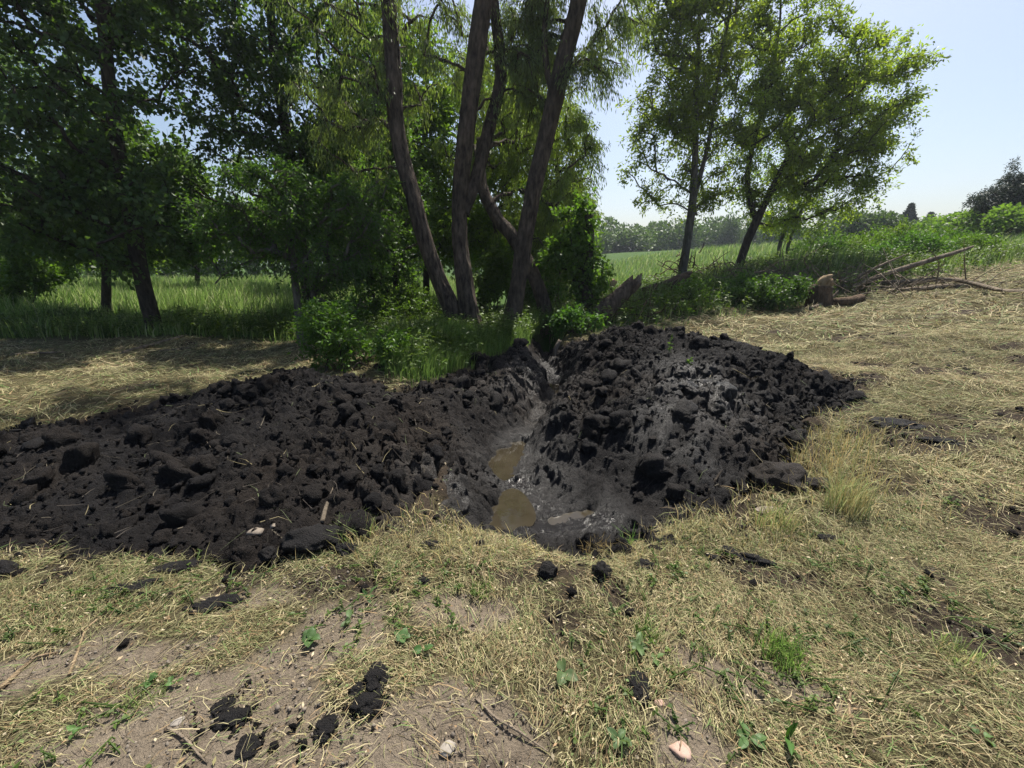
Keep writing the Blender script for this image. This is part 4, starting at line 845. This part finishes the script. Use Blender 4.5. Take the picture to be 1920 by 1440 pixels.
for k, q in enumerate([
    ('large black clod in the left of the front straw, upper end of its pair', 708, 1280, .055, .06, .035, 0), ('black clod broken off below the large left clod', 690, 1330, .06, .045, .03, .4), ('small crumbled clod left of the paired clods', 668, 1300, .03, .03, .02, 0),
    ('upright black clod with a deep shadow below the ditch mouth', 1025, 1080, .055, .04, .05, 0), ('rounded black clod right of the shadowed one', 1128, 1080, .05, .045, .06, 0), ('black clod lying in straw below the golden stubble', 1205, 1066, .055, .035, .03, .2),
    ('flat black clod in straw left of the ditch mouth', 808, 1028, .06, .035, .025, .1), ('small black clod at the ditch mouth', 900, 1025, .03, .025, .025, 0), ('small black lump beside the brown soil patch', 795, 1093, .03, .025, .02, 0),
    ('big loose lump fallen from the front of the left mound', 590, 1020, .16, .10, .075, .1), ('black lump at the front foot of the left mound', 505, 1045, .045, .04, .04, 0), ('lump at the right end of the fallen heap', 650, 1035, .06, .05, .04, 0),
    ('small black clod left of the long clod', 1335, 1052, .04, .025, .02, -.3), ('black clod just above the long clod', 1368, 1038, .045, .035, .025, -.2), ('long black clod lying in the straw at right', 1415, 1055, .09, .03, .025, -.45),
    ('black clod under the tall bleached grass', 1552, 1015, .055, .045, .03, 0), ('dull clod half sunk in straw at the bottom right of centre', 1198, 1290, .04, .06, .022, 0), ('flat clod on the bare soil at lower left', 440, 1355, .06, .035, .018, .2),
    ('dark clod near the bottom edge at left', 466, 1412, .04, .035, .016, 0), ('grassy clod at the edge of the straw at lower left', 612, 1372, .04, .04, .02, .3), ('split clod on the bare soil above the flat one', 420, 1330, .035, .035, .016, 0),
    ('wide low clod right of the right mound', 1680, 800, .20, .11, .05, -.1), ('low clod trailing right from the wide one', 1760, 830, .14, .05, .03, -.3), ('small clod between the right mound and the wide clod', 1590, 815, .07, .04, .03, 0),
    ('dark lump at the far left edge of the front straw', 8, 1078, .07, .05, .05, 0), ('low dark clod pressed into straw at left', 330, 1070, .12, .05, .025, .3), ('dark trampled clod in the left straw', 250, 1105, .12, .05, .02, .3), ('ragged dark clod above the bare soil at left', 400, 1140, .12, .05, .02, .2)]):
    clod(*q[:6], k + 1, q[6])
clod('round brown root-matted lump at the front corner of the right mound', 1460, 905, .17, .14, .11, 40, 0, .85)
clod('smaller brown lump right of the root-matted one', 1525, 915, .10, .08, .05, 41, 0, .7)

x, y = [], []
for o in [q for q in COL.objects if q.name.startswith('soil_clod')]:
    m = 22; a = r7.uniform(0, 6.283, m); d = np.abs(r7.normal(size=m)) * .05 + .03; x.append(o.location.x + np.cos(a) * d * 1.4); y.append(o.location.y + np.sin(a) * d)
x = np.concatenate(x); y = np.concatenate(y); rad = .003 + .011 * r7.random(len(x)) ** 2.5
V, F = crumbs(np.column_stack([x, y, land(x, y) + rad * .5]), rad, r7, ICO1)
stuff(put('soil_crumbs', build_mesh('soil_crumbs', V, [F], M_SOIL, attrs={'wet': np.zeros(len(V)), 'brown': np.full(len(V), .15)})), 'crumbs broken off around the thrown black clods', 'soil crumbs')
# straw and root fibres lying on the mounds
x, y = scatter(650, -5.2, 4.2, 2.0, 7.4, lambda x, y: (np.maximum(*mud_sd(x, y)) > .03) * (1 - ditch_mask(x, y)) * (.25 + .75 * (x < 0)), r7); n = len(x)
a = r7.uniform(0, 6.283, n); L = r7.uniform(.04, .22, n); d = np.column_stack([np.cos(a), np.sin(a)]); P = [np.column_stack([np.column_stack([x, y]) + d * (L * f)[:, None] + r7.normal(size=(n, 2)) * .01]) for f in (0, .5, 1)]
P = [np.column_stack([p, mud_z(p[:, 0], p[:, 1]) + .012]) for p in P]; P[1][:, 2] = np.maximum(P[1][:, 2], (P[0][:, 2] + P[2][:, 2]) / 2)
V, F = blades(*P, r7.uniform(.003, .007, n), unit(np.column_stack([-d[:, 1], d[:, 0], 0 * a + .4])))
pal = np.array([(.06, .05, .04), (.10, .085, .06), (.04, .033, .027), (.20, .17, .09), (.08, .10, .045)]); c = pal[r7.integers(0, 5, n)]
stuff(put('root_fibres', build_mesh('root_fibres', V, F, M_STRAW, tint=np.repeat(c, 5, 0))), 'root fibres and straw lying on the black mounds', 'roots')

# ------------------------------------------------------------------ stones
def stone_mat(name, a, b):
    m, t, bs, out = new_mat(name); c = ramp(t, noise_tex(t, 30, 6, .7), [(.3, a), (.7, b)]); t.links.new(c, bs.inputs['Base Color']); bs.inputs['Roughness'].default_value = .85
    bump(t, bs, noise_tex(t, 60, 5), .4, .004); return m
M_PINK = stone_mat('pink_stone', (.30, .19, .14), (.44, .31, .25)); M_TAN = stone_mat('tan_stone', (.12, .098, .075), (.23, .19, .15)); M_PALE = stone_mat('pale_stone', (.20, .175, .145), (.32, .285, .24))
def stone(label, px, py, rx, ry, rz, seed, mat, rot=0):
    p = G(px, py); T, F = ICO3; r = np.random.default_rng(seed); V = T.copy()
    for _ in range(11):
        d = rand_dirs(1, r)[0]; k = r.uniform(.55, .9); e = V @ d - k; V = V - np.maximum(e, 0)[:, None] * d
    V = V * (1 + .03 * noise3(V, .3, seed))[:, None] * np.array([rx, ry, rz]); c, s_ = math.cos(rot), math.sin(rot)
    V = np.column_stack([V[:, 0] * c - V[:, 1] * s_, V[:, 0] * s_ + V[:, 1] * c, V[:, 2] + rz * .3])
    tag(put('stone', build_mesh('stone', V, [F], mat), loc=p), label, 'stone', 'stones on the bare soil')
stone('flat pinkish stone at the bottom edge right of centre', 1273, 1412, .036, .042, .016, 1, M_PINK, .2)
stone('pale angular stone near the bottom centre', 842, 1408, .034, .026, .016, 2, M_PALE, .5)
stone('small pink stone right of the sunken clod', 1237, 1320, .022, .016, .012, 3, M_PINK)
stone('round tan stone at the front of the left mound', 514, 992, .030, .028, .022, 4, M_TAN)
stone('brown stone left of the round tan one', 480, 1003, .055, .04, .03, 5, M_TAN, .3)
stone('small pale stone on the lower left bare soil', 335, 1358, .026, .016, .012, 6, M_PALE, .4)
stone('half-buried flat stone in the straw lip beside the tall grass', 1440, 960, .10, .05, .02, 7, M_TAN)
x, y = scatter(700, -2.6, 1.6, .75, 2.0, lambda x, y: ground_masks(x, y)[0] * in_view(x, y), r7)
V, F = crumbs(np.column_stack([x, y, land(x, y) + .001]), .002 + .006 * r7.random(len(x)) ** 2.5, r7, ICO1)
stuff(put('gravel', build_mesh('gravel', V, [F], M_TAN)), 'fine pebbles on the bare sandy soil', 'gravel')

M_GRIT = stone_mat('soil_grit', (.10, .083, .065), (.20, .17, .135))
x, y = scatter(4000, -3.2, 2.6, .7, 2.3, lambda x, y: np.clip(ground_masks(x, y)[0] + .7 * ground_masks(x, y)[1], 0, 1) * in_view(x, y) * (np.maximum(*mud_sd(x, y)) < -.03), r7)
V, F = crumbs(np.column_stack([x, y, land(x, y) + .002]), .0015 + .007 * r7.random(len(x)) ** 3, r7, ICO1)
stuff(put('soil_grit', build_mesh('soil_grit', V, [F], M_GRIT)), 'small dry crumbs on the bare trodden soil', 'soil crumbs')
# ------------------------------------------------------------------ broad-leaved weeds in the foreground
def leaf_mesh(L, W, r, pal=(1, 1, 1)):
    u = np.linspace(0, 1, 7); prof = np.sin(np.pi * u ** .85) ** .75 * .5; prof[0] = .06; prof[-1] = .02
    V = []; bend = r.uniform(.1, .5)
    for k, q in enumerate(u):
        z = L * (.30 * q - bend * q * q) + .004
        for s_ in (-1, -.5, 0, .5, 1): V.append((L * q, s_ * W * prof[k], z + abs(s_) * W * prof[k] * .35 + r.normal() * .0012))
    idx = np.arange(35).reshape(7, 5); Q = np.stack([idx[:-1, :-1], idx[1:, :-1], idx[1:, 1:], idx[:-1, 1:]], -1).reshape(-1, 4)
    return build_mesh('leaf', np.array(V), [Q], M_WEED, smooth=True, tint=np.ones((35, 3)) * np.array(pal) * r.uniform(.8, 1.2))
def weed(label, px, py, n, L, W, seed, tint=(1, 1, 1), up=.2, name='broadleaf_weed'):
    p = G(px, py); r = np.random.default_rng(seed); root = thing(name, label, 'weed', p + np.array([0, 0, .008]), 'broad-leaved weeds in the straw')
    base = [leaf_mesh(L * r.uniform(.75, 1.15), W * r.uniform(.8, 1.1), r, tint) for _ in range(min(n, 3))]
    for k in range(n):
        o = put('leaf', base[k % len(base)], root, (r.normal() * .006, r.normal() * .006, r.uniform(.004, .014))); o.rotation_euler = (r.normal() * .25, -up * r.uniform(-.2, 1.4), k * 6.283 / n + r.normal() * .35)
for k, q in enumerate([('plantain rosette with rounded leaves right of centre', 1195, 1222, 8, .075, .05, (1, 1, 1), .3), ('pair of large pale weed leaves low in the centre straw', 1057, 1272, 3, .085, .07, (1.1, 1.05, 1.1), .05), ('dark weed with broad leaves at the edge of the bare soil', 585, 1205, 6, .07, .055, (.7, .85, .7), .3),
    ('upright pale weed leaf left of centre', 655, 1172, 3, .07, .045, (1.1, 1.1, 1.2), .7), ('weed with cupped leaves in the centre-left straw', 755, 1205, 5, .07, .05, (.85, 1, .9), .3), ('broad dark leaf lying in the centre-left straw', 795, 1228, 2, .055, .05, (.6, .9, .6), .1),
    ('weed with pale oval leaves at the bottom right', 1405, 1397, 5, .07, .05, (.9, 1.05, .9), .15), ('upright dock leaf at the bottom right', 1472, 1392, 3, .12, .035, (.8, 1.1, .7), 1.3), ('round weed leaf in the right corner straw', 1835, 1392, 3, .05, .04, (1, 1.05, 1), .1),
    ('low weed patch beside the bare soil at left', 285, 1290, 6, .05, .038, (.8, 1, .8), .3), ('small weed at the right of the low left patch', 330, 1285, 4, .04, .03, (.9, 1.1, .8), .3), ('weed with narrow leaves under the centre dark soil', 690, 1125, 5, .07, .025, (.8, 1, .8), .5),
    ('small weed by the bottom left corner', 145, 1390, 4, .05, .03, (.9, 1.1, .8), .3), ('weed with grey-green leaves at the bottom right of centre', 1160, 1400, 6, .06, .04, (1, 1.05, 1.1), .3), ('small weed near the pink stone', 1230, 1250, 4, .05, .04, (1, 1.05, .9), .2)]):
    weed(*q[:4], q[4] * .72, q[5] * .68, 900 + k, *q[6:])
def sprig(label, px, py, h, seed):
    p = G(px, py); p[2] = mud_z(p[0:1], p[1:2])[0]; root = thing('green_sprig', label, 'sprig', p); r = np.random.default_rng(seed)
    ln = spline([p, p + np.array([.01, 0, h * .5]), p + np.array([.02, 0, h])], 8); V, Q = tubes(ln[None], np.full((1, 8), .004), 5); part('stem', root, V, [Q], M_WEED, tint=np.ones((len(V), 3)))
    n = 22; pos = ln[r.integers(1, 8, n)]; V, Q = leaf_quads(pos, rand_dirs(n, r) + np.array([0, 0, .2]), rand_dirs(n, r) + np.array([0, 0, 1.]), r.uniform(.03, .06, n), r.uniform(.015, .03, n)); part('leaves', root, V, [Q], M_LEAF_SHRUB, tint=np.full((len(V), 3), 1.3), kind='stuff')
sprig('bright green sprig sprouting from the crest of the right mound', 1255, 655, .22, 1)
sprig('small green sprig lower on the right mound', 1290, 680, .10, 2)
sprig('small sprig growing out of the front of the left mound', 700, 890, .09, 3)

# ------------------------------------------------------------------ dead wood
def stick(name, label, pts, radii, mat=None, seed=0, sides=10, cat='branch', broken=.05, ridge=.06, group=None, step=.05, lift=0.0):
    """pts: world points"""
    pts = np.array(pts, float); V, Fs = bark_tube(pts, radii, sides=sides, seed=seed, ridge=ridge, broken=broken, step=step); b = pts[0].copy()
    o = put(name, build_mesh(name, V - b, Fs, mat or M_DEAD, smooth=True), loc=b); return tag(o, label, cat, group)
def on_ground(pix, r, lift=.6): return [G(a, b) + np.array([0, 0, r * lift]) for a, b in pix]
yb = float(G(1600, 548)[1])
def ground_line(pix, r, Y0=None): 
    """pixels on the rough slope: the depth comes from the land"""
    out = []
    for a, b in pix: p = G(a, b); p[2] += r * .7; out.append(p)
    return out
stick('dead_branch', 'long bare branch rising to the right out of the brush heap', [at(1596, 540, yb), at(1660, 514, yb), at(1740, 489, yb), at(1790, 474, yb), at(1825, 462, yb)], [.075, .065, .06, .05, .03], seed=1, sides=12)
stick('dead_branch', 'thinner bare branch rising above the long one', [at(1585, 530, yb + .2), at(1650, 498, yb + .2), at(1702, 476, yb + .2)], [.035, .03, .012], seed=2)
stick('fallen_branch', 'thick grey branch lying along the slope at the right edge', ground_line([(1665, 549), (1720, 546), (1775, 541), (1830, 543), (1880, 551), (1930, 553), (2010, 560)], .065), [.04, .06, .065, .065, .06, .055, .04], seed=3, sides=12)
stick('fallen_branch', 'second branch lying just behind the thick one', [p + np.array([0, .25, .10]) for p in ground_line([(1630, 541), (1700, 541), (1770, 536), (1820, 537)], .06)], [.05, .06, .055, .03], seed=4)
stick('fallen_branch', 'forked branch crossing over the thick lying one', [p + np.array([0, -.12, .12]) for p in ground_line([(1778, 536), (1815, 545), (1850, 556), (1862, 558)], .05)], [.05, .045, .04, .02], seed=5)
stick('dead_branch', 'pale broken spur standing up behind the lying branches', [at(1776, 536, yb + .4), at(1784, 526, yb + .4), at(1788, 519, yb + .4)], [.035, .03, .012], seed=6)
stick('dead_branch', 'pale spur sticking out at the right of the lying branches', [at(1830, 544, yb + .5), at(1848, 536, yb + .5), at(1860, 531, yb + .5)], [.035, .03, .02], seed=7)
stick('fallen_stick', 'pale forked stick in front of the cut stump', [G(1518, 582) + np.array([0, 0, .04]), at(1545, 568, G(1540, 575)[1]), at(1562, 556, G(1540, 575)[1]), at(1571, 546, G(1540, 575)[1])], [.035, .035, .03, .015], seed=8)
stick('short_log', 'short reddish log lying right of the cut stump', ground_line([(1562, 572), (1590, 571), (1612, 565)], .10), [.10, .11, .10], M_ROOT, 9, 14, 'log')
sp0 = G(1535, 572)
st = thing('cut_stump', 'uprooted stump with a pale sawn face on the slope', 'stump', sp0)
V, Fs = bark_tube([sp0 + np.array([0, 0, -.1]), sp0 + np.array([-.02, 0, .25]), sp0 + np.array([.0, -.02, .46])], [.30, .25, .19], sides=24, seed=10, ridge=.16, lump=.3); part('trunk', st, V, Fs, M_ROOT, smooth=True)
V, Fs = bark_tube([sp0 + np.array([-.04, .03, .40]), sp0 + np.array([.02, -.06, .54]), sp0 + np.array([.06, -.14, .58])], [.12, .14, .10], sides=20, seed=11, broken=.2, lump=.4); part('sawn_end', st, V, Fs, M_CUT, smooth=True)
def tangle(name, label, cat, c, spread_, n, l0, l1, r0, r1, mat, seed, up=.3):
    r = np.random.default_rng(seed); root = thing(name, label, cat, c)
    for k in range(n):
        a = np.array(c) + r.normal(size=3) * np.array(spread_) * .5; a[2] = max(a[2], land(a[0:1], a[1:2])[0] + .03); d = rand_dirs(1, r)[0] * np.array([1, 1, .6]) + np.array([0, 0, up]); L = r.uniform(l0, l1)
        pts = [a, a + unit(d) * L * .5 + r.normal(size=3) * .06 * L, a + unit(d) * L + r.normal(size=3) * .1 * L]
        S = spline(pts, 7); R = np.linspace(1, .35, 7) * r.uniform(r0, r1); V, Q = tubes(S[None], R[None], 5); part('twig', root, V, [Q], mat, smooth=True)
    return root
tangle('brush_heap', 'heap of broken twigs between the stump and the raised branches', 'brush heap', at(1585, 548, yb), (1.3, .7, .45), 110, .3, 1.0, .008, .025, M_DEAD, 5)
tangle('brush_heap', 'dark root mass behind the slender right tree', 'brush heap', at(1315, 508, G(1315, 530)[1]), (1.5, .6, .4), 80, .3, .9, .01, .03, M_ROOT, 6)
tangle('brush_heap', 'loose thin dead branches strewn along the lying branch at right', 'brush heap', G(1740, 548) + np.array([0, .1, .1]), (2.6, .7, .2), 55, .4, 1.5, .006, .018, M_DEAD, 9, .12)
tangle('brush_heap', 'broken branches and roots around the leaning log', 'brush heap', G(1150, 600) + np.array([0, .2, .15]), (1.4, .7, .35), 60, .3, 1.1, .007, .022, M_ROOT, 10, .25)
tangle('root_tangle', 'bared reddish roots at the foot of the leaning thin willow', 'roots', G(1030, 618) + np.array([0, 0, .05]), (.35, .3, .2), 40, .15, .5, .005, .014, M_ROOT, 7, -.2)
tangle('brush_heap', 'grey brush heap below the twin-stemmed young tree', 'brush heap', at(1470, 520, G(1470, 545)[1]), (1.6, .7, .3), 70, .3, 1.1, .008, .02, M_DEAD, 8)
lg = G(1108, 612); ly = lg[1]
L1 = thing('leaning_log', 'dark leaning log with a broken top beside the vine-covered trunk', 'log', lg)
V, Fs = bark_tube([at(1100, 612, ly), at(1135, 580, ly + .1), at(1165, 552, ly + .2), at(1188, 530, ly + .3)], [.20, .19, .17, .15], sides=20, seed=15, ridge=.14, lump=.18, broken=.25); part('trunk', L1, V, Fs, M_WILLOW_BARK, smooth=True)
V, Fs = bark_tube([at(1178, 545, ly + .25), at(1194, 530, ly + .3), at(1199, 517, ly + .3)], [.10, .09, .05], sides=12, seed=16, broken=.2); part('splintered_stub', L1, V, Fs, M_DEAD, smooth=True)
L2 = stick('fallen_log', 'fallen log lying behind the bright shrub', [at(1208, 552, G(1212, 565)[1]), at(1245, 538, G(1212, 565)[1]), at(1290, 520, G(1212, 565)[1])], [.20, .19, .15], M_ROOT, 17, 18, 'log', .2, .1)
stick('log_stub', 'pale cut stub in the grass beyond the leaning log', [at(1140, 545, G(1145, 560)[1]), at(1152, 526, G(1145, 560)[1])], [.13, .12], M_CUT, 18, 14, 'log')
stick('fallen_stick', 'pale root stub hanging in the head of the ditch', [G(1040, 668) + np.array([0, 0, .0]), at(1043, 652, G(1040, 668)[1]), at(1050, 638, G(1040, 668)[1] + .05)], [.03, .04, .035], M_DEAD, 19)
for k, (pts, lab, rr2) in enumerate([([(232, 664), (290, 648), (345, 632)], 'long stick lying under the leaning left tree', .035), ([(300, 660), (345, 655), (385, 648)], 'pale stick right of the long one under the left trees', .02), ([(370, 646), (395, 634), (410, 624)], 'twiggy stick end at the right of the left sticks', .018), ([(20, 668), (70, 664), (120, 662)], 'stick lying at the edge of the left meadow', .025)]):
    stick('fallen_stick', lab, ground_line(pts, rr2), [rr2, rr2 * .9, rr2 * .5], M_DEAD, 30 + k)
for k, (pts, lab, rr2, mt) in enumerate([([(5, 1305), (35, 1272), (70, 1245), (105, 1235)], 'curved pale root lying on the soil at the left edge', .009, M_CUT), ([(893, 1316), (930, 1355), (975, 1385), (1025, 1420)], 'thin twig lying near the bottom centre', .005, M_DEAD),
    ([(134, 1275), (150, 1225), (165, 1185), (195, 1162)], 'greenish bent stalk in the left foreground', .006, M_CUT), ([(1600, 1395), (1590, 1340), (1595, 1285)], 'pale bent stalk at the lower right', .005, M_CUT), ([(318, 1375), (350, 1395), (378, 1425)], 'twig on the bare soil at the bottom left', .005, M_DEAD),
    ([(885, 1085), (897, 1060), (903, 1038)], 'pale stalk leaning on the brown soil below the ditch', .005, M_CUT), ([(960, 1030), (968, 1045), (980, 1062)], 'pale stalk at the lip of the ditch', .004, M_CUT), ([(605, 985), (612, 950), (625, 925)], 'grey stick half buried in the front of the left mound', .014, M_DEAD), ([(1325, 915), (1340, 900), (1352, 885)], 'dark stick pressed in the right mound', .010, M_DARK_BARK), ([(1375, 985), (1400, 950), (1420, 930)], 'stick at the foot of the right mound', .008, M_DEAD)]):
    stick('fallen_stick', lab, [p + np.array([0, 0, .008 + (.05 if 'mound' in lab else 0)]) for p in (ground_line(pts, rr2) if 'mound' not in lab else [np.array([q[0], q[1], mud_z(q[0:1], q[1:2])[0] - .035]) for q in ground_line(pts, rr2)])], [rr2] + [rr2 * .9] * (len(pts) - 2) + [rr2 * .5], mt, 40 + k, 8, step=.02)
#SECTION4
# ------------------------------------------------------------------ summer haze
def haze_box():
    bm = bmesh.new(); bmesh.ops.create_cube(bm, size=1.0); me = bpy.data.meshes.new('haze'); bm.to_mesh(me); bm.free()
    o = put('haze', me, loc=(100, 670, 8.5)); o.scale = (1260, 1740, 23)
    m = bpy.data.materials.new('haze_air'); m.use_nodes = True; t = m.node_tree; t.nodes.remove(t.nodes['Principled BSDF'])
    v = t.nodes.new('ShaderNodeVolumePrincipled'); v.inputs['Color'].default_value = (.80, .88, 1.0, 1); v.inputs['Density'].default_value = .0006; v.inputs['Anisotropy'].default_value = .3
    t.links.new(v.outputs[0], t.nodes['Material Output'].inputs['Volume']); me.materials.append(m); o['kind'] = 'stuff'; o['label'] = 'thin summer haze in the air over the whole place'
haze_box()
